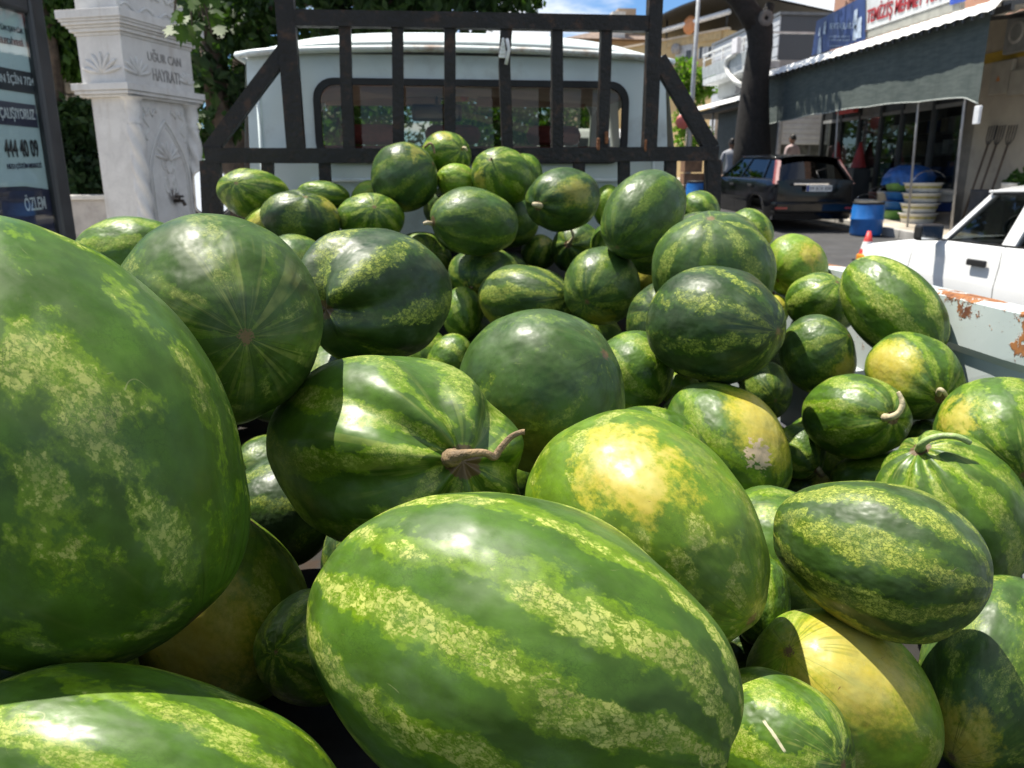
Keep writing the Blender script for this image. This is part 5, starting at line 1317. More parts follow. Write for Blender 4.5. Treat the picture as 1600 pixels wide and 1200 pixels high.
def net_mat():
    k = NT('shade_net'); p = k.pos(); x, y, z = k.sep(p)
    n = k.noise(k.vm('MULTIPLY', p, (1., 1., 6.)), 3, 4, .6); st = k.noise(k.vm('MULTIPLY', p, (1., 7., .6)), 1.5, 3, .6)
    c = k.mix(k.ss(n, .3, .7), (.070, .090, .085), (.105, .125, .118)); c = k.mix(k.mul(k.ss(st, .45, .7), .3), c, (.055, .07, .065))
    k.bsdf(c, .8, 0, .2, k.bump(k.noise(p, 40, 2), .3, .01)); return k.m
b = MB(); rows = []
y0, y1 = 12.49, 20.85
zb0, zb1 = atX(1530, 152, 9.0).z, atX(1195, 196, 9.0).z
for i in range(85):
    t = i/84; y = y0+(y1-y0)*t; zb2 = zb0+(zb1-zb0)*t; zb2 += .10*math.sin(math.pi*t)+.018*abs(math.sin(t*math.pi*5)) + (-.10*max(0, 1-t/.04))
    wv = .012*math.sin(y*2.3)+.008*math.sin(y*6.1+1)
    rows.append([(9.0+wv*f*(1-.0*f)+.012*f*math.sin(t*9), y, 4.06+(zb2-4.06)*f) for f in (0, .15, .35, .55, .75, .9, 1)])
b.grid(rows); b.build('shade_net', net_mat(), cnp)
b = MB(); b.tube([r[-1] for r in rows], .012, 6); b.build('net_hem', mat('net_hem', (.35, .38, .36), .7), cnp)
pr = rows[0][-1]
b = MB(); b.box(9.0-.02, 9.03, 12.40, 12.54, pr[2]-.32, pr[2]-.03, .012); b.build('hanging_weight', mat('weight_plastic', (.65, .67, .70), .4), cnp)
for y in (13.05, 14.35, 17.3):
    b = MB(); b.tube([(9.25, y, gz(y)+.1), (9.10, y, 4.0)], .022, 8); b.build('pole', mat('pole_grey', (.30, .30, .30), .5, metal=.3), cnp)
# banner and shop sign above the canopy
ban = thing('blue_banner', 'navy blue advertising banner tied above the canopy at the left end', 'banner', (10.0, 19, 4.6))
blue = mat('banner_blue', (.025, .05, .16), .5, var=.25, nscale=2)
q = [atX(x, y, 9.9) for x, y in ((1268, 87), (1352, 62), (1352, -8), (1276, 33))]
b = MB(); b.poly(q); bo = b.build('banner_cloth', blue, ban)
def on_x(txt, name, m, par, pxl, pxr, ytop, ybot, X):
    a = atX(pxl, ybot, X); c = atX(pxr, ybot, X); hgt = atX(pxl, ytop, X).z-a.z
    return text_mesh(txt, name, m, par, Vector((X, a.y, a.z))-wloc(par), (0, c.y-a.y, c.z-a.z), (0, 0, 1), abs(c.y-a.y), hgt, .004)
bpm = mat('banner_print', (.35, .42, .52), .5, var=.4, nscale=8)
bl = mat('banner_lettering', (.30, .38, .50), .5, var=.1)
on_x('BEKTAŞLAR', 'lettering', bl, bo, 1296, 1330, 36, 48, 9.89)
for y, a in ((55, 4), (61, 3), (70, 3)): on_x('SATIŞ VE SERVİS' if a == 4 else 'TAMİR BAKIM ONARIM', 'lettering', bl, bo, 1296, 1328, y, y+a, 9.89)
for px, py, r_ in ((1281, 50, .10), (1289, 44, .14), (1281, 72, .2), (1337, 30, .2), (1336, 52, .16), (1343, 44, .22)):
    b = MB(); c = atX(px, py, 9.885); b.prism([(c.x, c.y-r_*.5, c.z-r_), (c.x, c.y+r_*.5, c.z-r_*.9), (c.x, c.y+r_*.45, c.z+r_), (c.x, c.y-r_*.2, c.z+r_*1.1)], (-.004, 0, 0)); b.build('printed_tool', bpm, bo)
ss_ = thing('shop_sign', 'long white shop sign with dark red lettering above the canopy', 'sign', (10.0, 15.5, 4.7))
q = [atX(x, y, 9.93) for x, y in ((1351, 48), (1500, -3), (1500, -75), (1351, -12))]
b = MB(); b.prism(q, (.12, 0, 0)); so = b.build('sign_board', mat('sign_white', (.55, .57, .57), .4, var=.08), ss_)
red = mat('sign_red', (.34, .025, .03), .45, var=.1)
a0, a1 = atX(1353, 43, 9.92), atX(1486, 0, 9.92)
slope = Vector((0, a1.y-a0.y, a1.z-a0.z))
text_mesh('TEMİZİŞ MEHMET TURAN', 'lettering', red, so, a0-wloc(so), slope, (0, 0, 1), slope.length*1.0, .46, .01, .012)
b = MB(); q = [atX(x, y, 9.95) for x, y in ((1351, 60), (1500, 14), (1500, -1), (1351, 50))]; b.prism(q, (.1, 0, 0)); b.build('sign_base', mat('sign_base', (.28, .28, .25), .6), ss_)
b = MB(); q = [atX(x, y, 9.90) for x, y in ((1484, 8), (1508, 1), (1508, -25), (1484, -20))]; b.prism(q, (.02, 0, 0)); b.build('blue_corner', mat('sign_blue', (.03, .07, .35), .5), ss_)
# neighbour at the far right: canopy edge, meter boxes, tools, pot
nb = thing('side_awning', 'white edged awning of the next shop at the top right corner', 'awning', (9.8, 12, 4.0))
b = MB(); rows = []
for i in range(25):
    y = 9.0+3.2*i/24; rows.append([(9.5, y, 3.98+.015*math.cos(i*math.pi)), (9.6, y, 4.06), (10.8, y, 4.35)])
b.grid(rows, smooth=False); b.build('awning_sheet', sheetw, nb)
bx = thing('round_sign_board', 'grey square board with a round mark on the beige wall at top right', 'sign', (10.7, 12.6, 3.9))
c0 = atX(1590, 50, 10.7); b = MB(); b.box(10.68, 10.78, c0.y-.45, c0.y+.30, c0.z-.35, c0.z+.35, .02); bd = b.build('board', greyp, bx)
b = MB(); b.lathe([(.14, -.008), (.20, -.008), (.20, 0), (.14, 0)], (10.676, c0.y, c0.z), 24, 'x'); b.build('ring_mark', mat('ring_grey', (.36, .36, .35), .6), bd)
mb_m = mat('meter_box', (.33, .31, .26), .6, var=.1)
for i, (x0, x1, y0, y1, lab) in enumerate(((1551, 1576, 98, 145, 'taller beige meter box with warning triangle on the wall at right'), (1579, 1604, 110, 146, 'shorter beige meter box next to the one with the triangle'))):
    a = atX(x0, y0, FX-.08); c = atX(x1, y1, FX-.08)
    t = thing('meter_box', lab, 'meter box', (FX, (a.y+c.y)/2, c.z)); b = MB(); b.box(FX-.09, FX-.002, c.y, a.y, c.z, a.z, .012); bo2 = b.build('case', mb_m, t)
    b = MB(); b.box(FX-.096, FX-.091, c.y+.03, a.y-.03, c.z+.03, a.z-.03, .004); b.build('door', mb_m, t)
    if i == 0:
        cy = c.y*.42+a.y*.58; cz = (a.z+c.z)/2-.02
        b = MB(); b.prism([(FX-.098, cy-.06, cz-.04), (FX-.098, cy+.05, cz-.04), (FX-.098, cy-.005, cz+.06)], (.003, 0, 0)); b.build('warning_triangle', mat('warn_orange', (.5, .18, .04), .6), t)
tool_m = mat('tool_handle', (.10, .07, .05), .7); steel_d = mat('tool_steel', (.05, .05, .055), .5, metal=.5)
for i, (px, kind, lab) in enumerate(((1543, 'fork', 'garden fork leaning on the beige wall nearest the corner pillar'), (1556, 'fork', 'second garden fork leaning on the beige wall'), (1574, 'fork', 'tall fork standing right of the pair of garden forks'))):
    p = atX(px, 215, FX-.15); t = thing('garden_fork', lab, 'garden tool', (FX-.3, p.y, gz(p.y)+.13))
    b = MB(); b.tube([(FX-.45, p.y, gz(p.y)+.14), (FX-.12, p.y, p.z-.12)], .02, 6); b.build('shaft', tool_m, t)
    b = MB()
    for dy in (-.10, -.035, .035, .10): b.tube([(FX-.12, p.y+dy*.4, p.z-.12), (FX-.10, p.y+dy, p.z-.02), (FX-.07, p.y+dy, p.z+.22)], .010, 5)
    b.build('tines', steel_d, t)
for i, (px, py, hgt, r_, m_, lab) in enumerate(((1545, 262, .75, .24, steel_d, 'dark oil drum standing by the beige wall corner'), (1566, 262, .6, .22, steel_d, 'shorter dark drum beside the corner drum'))):
    p = atX(px, py, FX-.4); g_ = gz(p.y)+.13
    t = thing('oil_drum', lab, 'drum', (p.x, p.y, g_)); b = MB(); b.lathe([(0, 0), (r_, 0), (r_*1.03, .03), (r_, .06), (r_, hgt*.5-.03), (r_*1.04, hgt*.5), (r_, hgt*.5+.03), (r_, hgt-.03), (r_*1.03, hgt), (r_*.9, hgt-.02), (0, hgt-.02)], (p.x, p.y, g_), 20); b.build('barrel_body', mat('drum_dark', (.03, .035, .045), .5, var=.3), t)
pp = atX(1577, 300, 9.6); g_ = gz(pp.y)+.13
pot = thing('potted_plant', 'leafy green plant in a white pot above the white car roof', 'potted plant', (pp.x, pp.y, g_))
zt_ = atX(1577, 286, 9.6).z
b = MB(); b.box(pp.x-.2, pp.x+.2, pp.y-.2, pp.y+.2, g_, zt_-.28, .01); ps_ = thing('plant_stand', 'dark block under the white plant pot', 'stand', (pp.x, pp.y, g_)); b.build('stand_block', darkm, ps_)
g_ = zt_-.28; pot.location = (pp.x, pp.y, g_)
b = MB(); b.lathe([(0, 0), (.10, 0), (.13, zt_-g_-.02), (.15, zt_-g_), (.12, zt_-g_), (.11, zt_-g_-.05), (0, zt_-g_-.05)], (pp.x, pp.y, g_), 20); b.build('pot', mat('white_pot', (.62, .62, .60), .5), pot)
foliage([(pp.x+.10, pp.y-.02, zt_+.06, .15), (pp.x+.2, pp.y-.1, zt_+.0, .14)], 300, .10, 61).build('leaves', leaf_mid, pot)
# drum, tubs, buckets
blue_pl = mat('blue_plastic', (.015, .12, .38), .35, var=.12, nscale=4)
def barrel(px, py, Y, r_, hgt, lab, m=blue_pl, lid=None, dz=0.):
    p = atY(px, py, Y); g_ = gz(Y)+dz
    t = thing('blue_barrel', lab, 'barrel', (p.x, Y, g_))
    b = MB(); b.lathe([(0, 0), (r_*.92, 0), (r_, .05), (r_, hgt*.46), (r_*1.05, hgt*.49), (r_*1.05, hgt*.52), (r_, hgt*.55), (r_, hgt*.86), (r_*.93, hgt*.95), (r_*.93, hgt)], (p.x, Y, g_), 26); b.build('barrel_body', m, t)
    b = MB(); b.lathe([(r_*.90, hgt-.06), (r_*.97, hgt-.02), (r_*.97, hgt+.015), (r_*.86, hgt+.015), (r_*.84, hgt-.05), (0, hgt-.05)], (p.x, Y, g_), 26); b.build('rim', lid or rubber, t); return t
barrel(1355, 340, 14.3, .29, .62, 'blue plastic barrel with black rim standing by the black car')
barrel(1090, 300, 20.0, .30, .75, 'blue barrel seen between the rack post and the cab', dz=.0)
wy_pl = mat('white_tub', (.60, .60, .56), .45, var=.12, nscale=3); yel = mat('yellow_print', (.36, .33, .10), .5, var=.4, nscale=20); grn = mat('green_tub', (.10, .26, .06), .5)
def tub_stack(px, Y, r_, n, hgt, ms, lab, band=None, wob=.02, yb=345):
    p = atY(px, yb, Y); g_ = gz(Y)+.14
    t = thing('tub_stack', lab, 'tubs', (p.x, Y, g_)); rs = random.Random(px)
    for i in range(n):
        z = g_+i*hgt; dx = rs.uniform(-wob, wob)
        b = MB(); b.lathe([(r_*.82, 0 if i == 0 else .02), (r_*.98, hgt*.9), (r_*1.06, hgt*.93), (r_*1.06, hgt), (r_*.95, hgt), (r_*.85, hgt*.5)], (p.x+dx, Y, z), 26); tb = b.build('tub', ms[i % len(ms)], t)
        if band:
            b = MB(); b.lathe([(r_*.90, hgt*.46), (r_*.94, hgt*.68)], (p.x+dx, Y, z), 26); bb = b.build('printed_band', band, tb)
            for v in bb.data.vertices: pass
            bb.scale = (1.012, 1.012, 1); bb.location = Vector(((1-1.012)*(p.x+dx-t.location.x), 0, 0))
    return t, p, g_+n*hgt
t1, p1_, zt1 = tub_stack(1403, 16.0, .34, 5, .19, [grn, blue_pl, blue_pl], 'stack of blue and green tubs on the pavement under a blue sheet', None, yb=345)
b = MB(); rows = []
for i in range(6):
    rr_ = (.05, .2, .34, .40, .46, .44)[i]; rows.append([(p1_.x+.1+rr_*1.15*math.cos(a)*(1+.12*math.sin(a*5+i)), 16+rr_*math.sin(a)*(1+.1*math.cos(a*4)), zt1+.16-.03*i*i*.5+.03*math.sin(a*6+i)) for a in [2*math.pi*k/28 for k in range(29)]])
b.grid(rows); ts_ = thing('blue_sheet', 'crumpled blue plastic sheet lying over the stack of tubs', 'sheet', (p1_.x, 16, zt1)); b.build('sheet', mat('blue_sheet', (.02, .10, .33), .35, var=.3, nscale=8), ts_)
t2, p2_, zt2 = tub_stack(1434, 15.2, .36, 4, .20, [wy_pl], 'stack of white tubs with yellow printing and a wire handle', yel, yb=350)
b = MB(); b.tube([(p2_.x-.30+.0, 15.2, zt2-.02)]+[(p2_.x+.10-.36*math.cos(a), 15.2-.05, zt2+.24*math.sin(a)) for a in [.3+.25*k for k in range(11)]], .008, 5); b.build('wire_handle', chrome, t2)
t3, p3_, zt3 = tub_stack(1476, 15.6, .36, 3, .19, [mat('tan_tub', (.33, .29, .25), .6), mat('navy_tub', (.02, .05, .20), .45), wy_pl], 'short tub stack with navy middle and cream top, right of the yellow printed stack', yb=350)
b = MB(); b.lathe([(.36, 0), (.38, .02), (.36, .06), (.2, .09), (0, .09)], (p3_.x, 15.6, zt3), 24); b.build('lid', mat('cream_lid', (.52, .48, .40), .6), t3)
for i, (px, Y, r_, hgt, m_, lab) in enumerate(((1352, 17.0, .24, .35, wy_pl, 'grey white bucket behind the blue barrel by the road'), (1372, 17.2, .24, .5, mat('brown_bucket', (.18, .08, .06), .6), 'brown bucket left of the tub stacks'), (1384, 16.6, .22, .55, wy_pl, 'white bucket squeezed against the blue tub stack'))):
    p = atY(px, 330, Y); g_ = gz(Y)+.14; t = thing('bucket', lab, 'bucket', (p.x, Y, g_))
    b = MB(); b.lathe([(0, 0), (r_*.8, 0), (r_, hgt), (r_*1.05, hgt), (r_*1.05, hgt-.03), (r_*.93, hgt-.03), (r_*.75, .03), (0, .03)], (p.x, Y, g_), 22); bk = b.build('bucket_body', m_, t)
    b = MB(); b.tube([(p.x-r_*math.cos(a), Y, g_+hgt+.12*math.sin(a)) for a in [math.pi*k/8 for k in range(9)]], .006, 5); b.build('handle', chrome, t)
# cones
cone_r = mat('cone_red', (.55, .035, .03), .5, var=.08); cone_w = mat('cone_white', (.68, .68, .66), .5); cone_shaded = mat('cone_red_shaded', (.25, .02, .02), .6)  # shop cones use a darker copy of the red, shade put into the colour
def cone(x, Y, g_, hgt, lab, cr=cone_r, cw=cone_w):
    t = thing('traffic_cone', lab, 'traffic cone', (x, Y, g_)); r0 = hgt*.26
    b = MB(); b.box(x-r0*1.25, x+r0*1.25, Y-r0*1.25, Y+r0*1.25, g_, g_+.03, .01); b.build('base', rubber, t)
    f = lambda z: r0*(1-z/hgt)+.025
    b = MB(); b.lathe([(f(.03), .03), (f(hgt*.42), hgt*.42)], (x, Y, g_), 18); b.lathe([(f(hgt*.66), hgt*.66), (f(hgt), hgt), (0, hgt)], (x, Y, g_), 18); b.build('cone_body', cr, t)
    b = MB(); b.lathe([(f(hgt*.42), hgt*.42), (f(hgt*.66), hgt*.66)], (x, Y, g_), 18); b.build('white_band', cw, t)
c_ = atY(1357, 372, 11.0); zc1 = atY(1357, 361, 11.0).z
cone(c_.x, 11.0, gz(11), zc1-gz(11), 'red and white traffic cone behind the bonnet of the white car')
for px, Y, lab in ((1306, 19.5, 'red cone just outside the left end of the shop glass'), (1341, 18.3, 'red cone in front of the shop glass beside the buckets')):
    p = atY(px, 260, Y); zt3_ = atY(px, 222, Y).z; bh = zt3_-.62-(gz(Y)+.13)
    t = thing('crate_stand', 'grey stand holding the '+lab, 'stand', (p.x, Y, gz(Y)+.13)); b = MB(); b.box(p.x-.22, p.x+.22, Y-.2, Y+.2, gz(Y)+.13, gz(Y)+.13+bh, .01); b.build('stand_body', darkm, t)
    cone(p.x, Y, gz(Y)+.13+bh, .62, lab, cone_shaded, cone_shaded)
lp_ = atY(1298, 160, 19.8); t = thing('globe_lamp', 'white globe lamp hanging at the left end of the shade net', 'lamp', (lp_.x, 19.8, lp_.z)); b = MB()
b.lathe([(0, -.09)]+[(.09*math.sin(a), -.09*math.cos(a)) for a in [.3*k for k in range(1, 11)]]+[(0, .09)], tuple(lp_), 14); b.build('globe', mat('opal', (.75, .75, .72), .3), t)
b = MB(); b.tube([(lp_.x, 19.8, lp_.z+.08), (lp_.x, 19.8, 4.1)], .01, 5); b.build('hanging_rod', darkm, t)
a = atX(1313, 153, FX-.15); c = atX(1338, 175, FX-.15)
t = thing('red_shop_sign', 'small red square sign on the shop front under the net', 'sign', (FX-.2, a.y, c.z)); b = MB(); b.box(FX-.22, FX-.10, min(a.y, c.y), max(a.y, c.y), c.z, a.z, .01); sb = b.build('sign_box', mat('sign_red_bright', (.62, .06, .05), .5), t)
b = MB(); cy = (a.y+c.y)/2; b.lathe([(0, -.002), (.10, -.002), (.10, 0)], (FX-.221, cy, (a.z+c.z)/2-.05), 14, 'x'); b.build('white_mark', mat('sign_mark', (.6, .35, .33), .5), sb)

# ------------------------------------------------------------------ kiosk with roller shutter, second canopy, houses
ksk = thing('shutter_kiosk', 'dark kiosk with half lowered grey roller shutter behind the black car', 'kiosk', (11, 22.6, gz(22)))
kg = gz(22)+.13
xl_, xr_ = atY(1222, 200, 22.5).x, atY(1302, 200, 22.5).x; z0_, z1_ = atY(1260, 226, 22.5).z, atY(1260, 176, 22.5).z
b = MB(); b.box(9.6, xl_-.12, 22.55, 26, kg-.2, 3.9); b.box(xr_+.1, 14, 22.55, 26, kg-.2, 3.9); b.box(xl_-.12, xr_+.1, 22.55, 26, z1_+.02, 3.9); b.box(xl_-.12, xr_+.1, 22.9, 26, kg-.2, z1_+.02); b.build('kiosk_wall', mat('kiosk_dark', (.03, .04, .042), .6), ksk)
gdm = mat('shutter_guide', (.45, .46, .46), .5)
for x in (xl_-.06, xr_+.04):
    b = MB(); b.box(x-.05, x+.05, 22.46, 22.56, kg, z1_, .005); b.build('shutter_guide', gdm, ksk)
ns = 6; slm = mat('shutter_slat', (.74, .77, .78), .5, var=.06)
for i in range(ns):
    zz = z0_+(z1_-z0_)*i/ns; hh = (z1_-z0_)/ns
    b = MB(); b.grid([[(x, 22.55-.03*math.sin(math.pi*f), zz+hh*f*.97) for f in (0, .2, .5, .8, 1)] for x in (xl_, xr_)]); b.build('slat', slm, ksk)
b = MB(); b.box(xl_, xr_, 22.7, 22.72, kg, z0_); b.build('window_glass', mat('kiosk_glass', (.16, .17, .15), .25, var=.4, nscale=2), ksk)
for i in range(4):
    x = xl_+(xr_-xl_)*(i+.5)/4; b = MB(); b.box(x-.03, x+.03, 22.66, 22.70, kg, z0_); b.build('window_bar', greyp, ksk)
c2 = thing('market_canopy', 'low pale edged canopy over a market stall left of the dark trunk', 'canopy', (9.3, 26, 3.85))
b = MB(); b.grid([[(9.1, y, 3.70), (9.2, y, 3.84), (11, y, 4.05)] for y in (22.9, 24.5, 26.5, 28.6)], smooth=False); b.build('canopy_sheet', sheetw, c2)
b = MB(); b.box(9.25, 11, 23.0, 28.5, 3.55, 3.69); b.build('canopy_underside', mat('canopy_dark', (.05, .05, .048), .8), c2)
for y in (23.1, 25.8, 28.4):
    b = MB(); b.tube([(9.35, y, gz(y)+.1), (9.35, y, 3.6)], .035, 8); b.build('pole', mat('stall_pole', (.22, .2, .17), .6), c2)
hs_ = thing('terrace_house', 'grey white low house with railed roof terrace behind the dark trunk', 'house', (11, 26, gz(26)))
hw_ = mat('house_render', (.42, .43, .42), .8, var=.12, nscale=1)
b = MB(); b.box(9.9, 16, 22.95, 27.0, 4.1, 4.8); b.build('upper_wall', hw_, hs_)
b = MB(); b.box(10.6, 16, 23.6, 29, gz(26), 4.1); b.build('lower_wall', mat('stall_wall', (.14, .11, .085), .85, var=.5, nscale=2), hs_)
b = MB(); b.box(9.45, 10.2, 22.9, 27.3, 4.56, 4.78, .02); b.build('balcony_slab', mat('balcony_white', (.55, .57, .57), .7), hs_)
b = MB(); b.grid([[(9.44, y, 4.78), (9.40, y, 5.12)] for y in (22.9, 24, 26, 27.3)], smooth=False); b.build('balcony_panel', mat('balcony_panel', (.45, .48, .49), .6), hs_)
rwm = mat('railing_white', (.70, .71, .70), .5)
for zr_, w_ in ((5.52, .05), (5.34, .03)):
    b = MB(); b.bar((9.42, 22.9, zr_), (9.42, 27.3, zr_), w_, w_); b.build('railing', rwm, hs_)
b = MB(); b.bar((9.45, 22.9, 5.52), (13, 22.9, 5.52), .05, .05); b.build('railing', rwm, hs_)
for i in range(6):
    b = MB(); y = 22.95+i*.85; b.box(9.40, 9.45, y-.025, y+.025, 5.10, 5.52); b.build('railing_post', mat('railing_post_white', (.70, .71, .70), .5), hs_)
pts = [atX(x, y, 9.36) for x, y in ((1150, 66), (1147, 86), (1137, 92), (1134, 104), (1138, 116), (1148, 126), (1160, 134))]
b = MB(); b.tube(pts, .075, 8); b.build('bent_duct', mat('duct_white', (.68, .68, .65), .5), hs_)
b = MB(); q = atX(1150, 72, 9.34); b.box(9.28, 9.42, q.y-.22, q.y+.22, q.z-.22, q.z+.22, .02); b.build('outdoor_unit', mat('unit_white', (.70, .68, .70), .5), hs_)
b = MB(); b.box(9.885, 9.9, 24.0, 25.4, 4.12, 4.5); b.build('window', dark_glass, hs_)
# yellow apartment house
yc = atY(1130, 150, 48); YA = math.radians(120)
yb_ = thing('apartment_house', 'yellow apartment house with dark roof canopy in the distance', 'house', (yc.x, 48, gz(48)), YA)
ym_ = mat('yellow_render', (.52, .38, .19), .85, var=.12, nscale=.5)
zt_ = atY(1130, 46, 48).z-gz(48)
b = MB(); b.box(0, 12, -9, 0, -.5, zt_); b.build('wall', ym_, yb_, local=True)
ydir = Vector((math.cos(YA), math.sin(YA), 0)); yn = Vector((-ydir.y, ydir.x, 0))
def yp(px, py):
    q = on_plane(px, py, yb_.location, yn)-yb_.location; return q.dot(ydir), q.z
def ywin(x0, x1, y0, y1, m, nm='window', d=.06, par=yb_):
    a = yp(x0, y1); c = yp(x1, y0); b = MB(); b.box(min(a[0], c[0]), max(a[0], c[0]), -.05, d, a[1], c[1], .01); return b.build(nm, m, par, local=True)
wd = mat('window_dark', (.05, .055, .06), .3); wlt = mat('window_light', (.42, .43, .44), .5)
w1 = ywin(1091, 1121, 71, 95, mat('window_frame_white', (.6, .6, .58), .5), 'window', .05)
for i in range(4): ywin(1093+i*7, 1098.5+i*7, 73, 93, wlt if i % 2 else wd, 'pane', .07, w1)
w2 = ywin(1055, 1083, 68, 100, wlt, 'balcony_recess', .04); ywin(1072, 1081, 78, 99, wd, 'balcony_door', .06, w2)
a = yp(1060, 77); b = MB(); b.lathe([(.0, 0), (.28, 0), (.32, .05), (.32, .3), (0, .3)], (a[0], .04, a[1]), 16, 'y'); b.build('air_unit', mat('air_unit', (.30, .28, .26), .6), yb_, local=True)
ywin(1043, 1128, 60, 63, mat('string_course', (.45, .33, .17), .8), 'string_course', .08); ywin(1045, 1128, 97, 100, mat('string_course_lower', (.45, .33, .17), .8), 'string_course', .08)
b = MB(); b.box(-.1, 12.1, -.15, .15, zt_, zt_+.12); b.build('parapet', mat('parapet', (.50, .42, .32), .8), yb_, local=True)
za = atY(1043, 42, 52).z-gz(48); zb_2 = zt_+1.6
b = MB(); rows = []
for i in range(13):
    t = i/12; rows.append([(-1.4+8.5*t, y, zt_+1.75-1.0*t**1.8+.25*math.sin(math.pi*t)) for y in (.9, .0, -9)])
b.grid(rows); b.grid([[(x, y, z-.12) for x, y, z in r] for r in rows]); b.grid([[(r[0][0], r[0][1], r[0][2]), (r[0][0], r[0][1], r[0][2]-.12)] for r in rows]); b.build('roof_canopy', mat('roof_dark', (.022, .024, .028), .6), yb_, local=True)
for x in (.2, 2.6, 5.0):
    b = MB(); b.tube([(x, -.1, zt_), (x, -.1, zt_+1.2)], .06, 6); b.build('canopy_post', darkm, yb_, local=True)
b = MB(); b.tube([(-.3, .3, zt_+.9), (5.5, .3, zt_+.55)], .16, 8); b.build('water_heater_tube', mat('tube_white', (.7, .7, .7), .4), yb_, local=True)
a = yp(1084, 40); b = MB(); b.lathe([(0, .12), (.3, .08), (.55, 0), (.55, .03), (.3, .12), (0, .16)], (a[0], .35, a[1]), 18, 'y'); b.build('satellite_dish', mat('dish_orange', (.55, .22, .08), .5), yb_, local=True)
# tan block left of it, behind the rack
tb_ = thing('apartment_house', 'tan apartment block with low tiled roof, seen through the rack above the cab', 'house', (14, 62, gz(62)))
xa, xb = atY(905, 80, 62).x, atY(1045, 80, 62).x; zw = atY(960, 62, 62).z
tan = mat('tan_render', (.36, .27, .19), .85, var=.15, nscale=.4)
b = MB(); b.box(xa, xb+2, 62, 74, gz(62), zw); b.build('wall', tan, tb_)
b = MB(); b.add([(xa-1.3, 61, zw-.1), (xb+3, 61, zw-.1), (xb+3, 75, zw-.1), (xa-1.3, 75, zw-.1), (xa+3.2, 66, zw+1.5), (xb, 66, zw+1.5)], [(0, 1, 5, 4), (2, 3, 4, 5), (1, 2, 5), (3, 0, 4), (0, 3, 2, 1)]); b.build('roof', mat('roof_tile', (.17, .12, .09), .8, var=.3, nscale=3), tb_)
for i in range(6):
    x = xa+.6+i*1.25; b = MB(); b.box(x, x+.8, 61.95, 62.05, zw-1.9, zw-.7); f = b.build('window', mat('block_window_frame', (.5, .48, .45), .6), tb_)
    b = MB(); b.box(x+.06, x+.74, 61.93, 61.95, zw-1.84, zw-.76); b.build('pane', wd, f)
b = MB(); b.box(xa+2.4, xa+3.4, 61.6, 63, zw, zw+1.9); b.build('chimney', mat('chimney_white', (.55, .54, .52), .7), tb_)
b = MB(); b.box(atY(985, 30, 61.5).x-.6, atY(985, 30, 61.5).x+.8, 63, 64.5, zw, zw+2.4); b.build('chimney', tan, tb_)
# grey metal clad building
mb_ = thing('metal_clad_building', 'grey metal clad building with shaded front and sunlit slatted side, right of the dark trunk', 'building', (14, 30, gz(30)))
xm = atY(1219, 60, 30).x; zm = atY(1219, 23, 30).z
b = MB(); b.box(xm, xm+8, 30, 37, gz(30), zm); b.build('front_cladding', mat('cladding_shaded', (.055, .062, .072), .5, var=.06, nscale=.5), mb_)  # front face darkened, its shade put into the cladding colour
cl_m = mat('cladding_sunlit', (.42, .44, .47), .5, var=.08)  # side slats lighter, the sunlight on them put into the colour
for i in range(14):
    z = zm-.36*(i+1); b = MB(); b.box(xm-.06, xm-.01, 30.02, 36.9, z+.02, z+.35, .006); b.build('cladding_slat', cl_m, mb_)
b = MB(); b.box(xm-.12, xm+8.1, 29.92, 37.1, zm, zm+.10); b.build('roof_edge', mat('roof_edge', (.12, .13, .14), .5), mb_)
# lamp post
lx = atY(1082, 150, 24)
lpst = thing('lamp_post', 'tall thin grey lamp post left of the dark tree trunk', 'lamp post', (lx.x, 24, gz(24)))
b = MB(); b.tube([(lx.x-.0, 24, gz(24)), (lx.x, 24, 4), (lx.x+.02, 24, 8.2)], [.075, .065, .05], 10); b.build('post', mat('post_grey', (.36, .38, .40), .5, metal=.3), lpst)
b = MB(); b.tube([(lx.x+.02, 24, 8.15), (lx.x+.3, 24, 8.6), (lx.x+1.2, 24, 8.7)], .035, 8); b.build('lamp_arm', mat('arm_grey', (.36, .38, .40), .5, metal=.3), lpst)
b = MB(); b.box(lx.x+1.1, lx.x+1.7, 23.88, 24.12, 8.62, 8.74, .03); b.build('lamp_head', darkm, lpst)
q = atY(1067, 190, 23.9); b = MB(); b.lathe([(0, 0), (.22, 0), (.22, .02), (0, .02)], (q.x, 23.9, q.z), 18, 'y'); b.tube([(q.x, 23.93, q.z), (lx.x, 24, q.z)], .02, 5); b.build('round_sign', mat('round_sign_red', (.5, .13, .11), .5), lpst)
# small bright tree behind the post, dark pruned trunk, hanging sack things
bt = [(atY(x, y, 33)[0], 33, atY(x, y, 33)[2], r_) for x, y, r_ in ((1072, 110, .55), (1090, 128, .7), (1062, 135, .6), (1100, 140, .5), (1078, 150, .7), (1065, 95, .25), (1085, 215, .9), (1072, 190, .7))]
tree('street_tree', 'small bright green tree in front of the yellow house', (atY(1080, 200, 33)[0], 33, gz(33)), [(atY(1080, 200, 33)[0], 33, gz(33)), (atY(1080, 160, 33)[0], 33, 4.2)], [.12, .08], bt, 2600, .2, leaf_bright, bark, 51)
def TP(px, py): return tuple(atY(px, py, 20.0))
dt = thing('pruned_tree', 'thick dark pruned tree trunk with a knot and sawn stubs behind the black car', 'tree', (TP(1176, 240)[0], 20, gz(20)))
b = MB(); tp = [(1176, 300), (1175, 235), (1177, 180), (1181, 120), (1188, 70), (1187, 45), (1180, 25)]
b.tube([TP(*p) for p in tp], [.55, .47, .40, .33, .31, .33, .30], 14)
b.tube([TP(1183, 38), TP(1165, 12), TP(1150, -6), TP(1128, -22), TP(1090, -60)], [.30, .26, .23, .20, .15], 12)
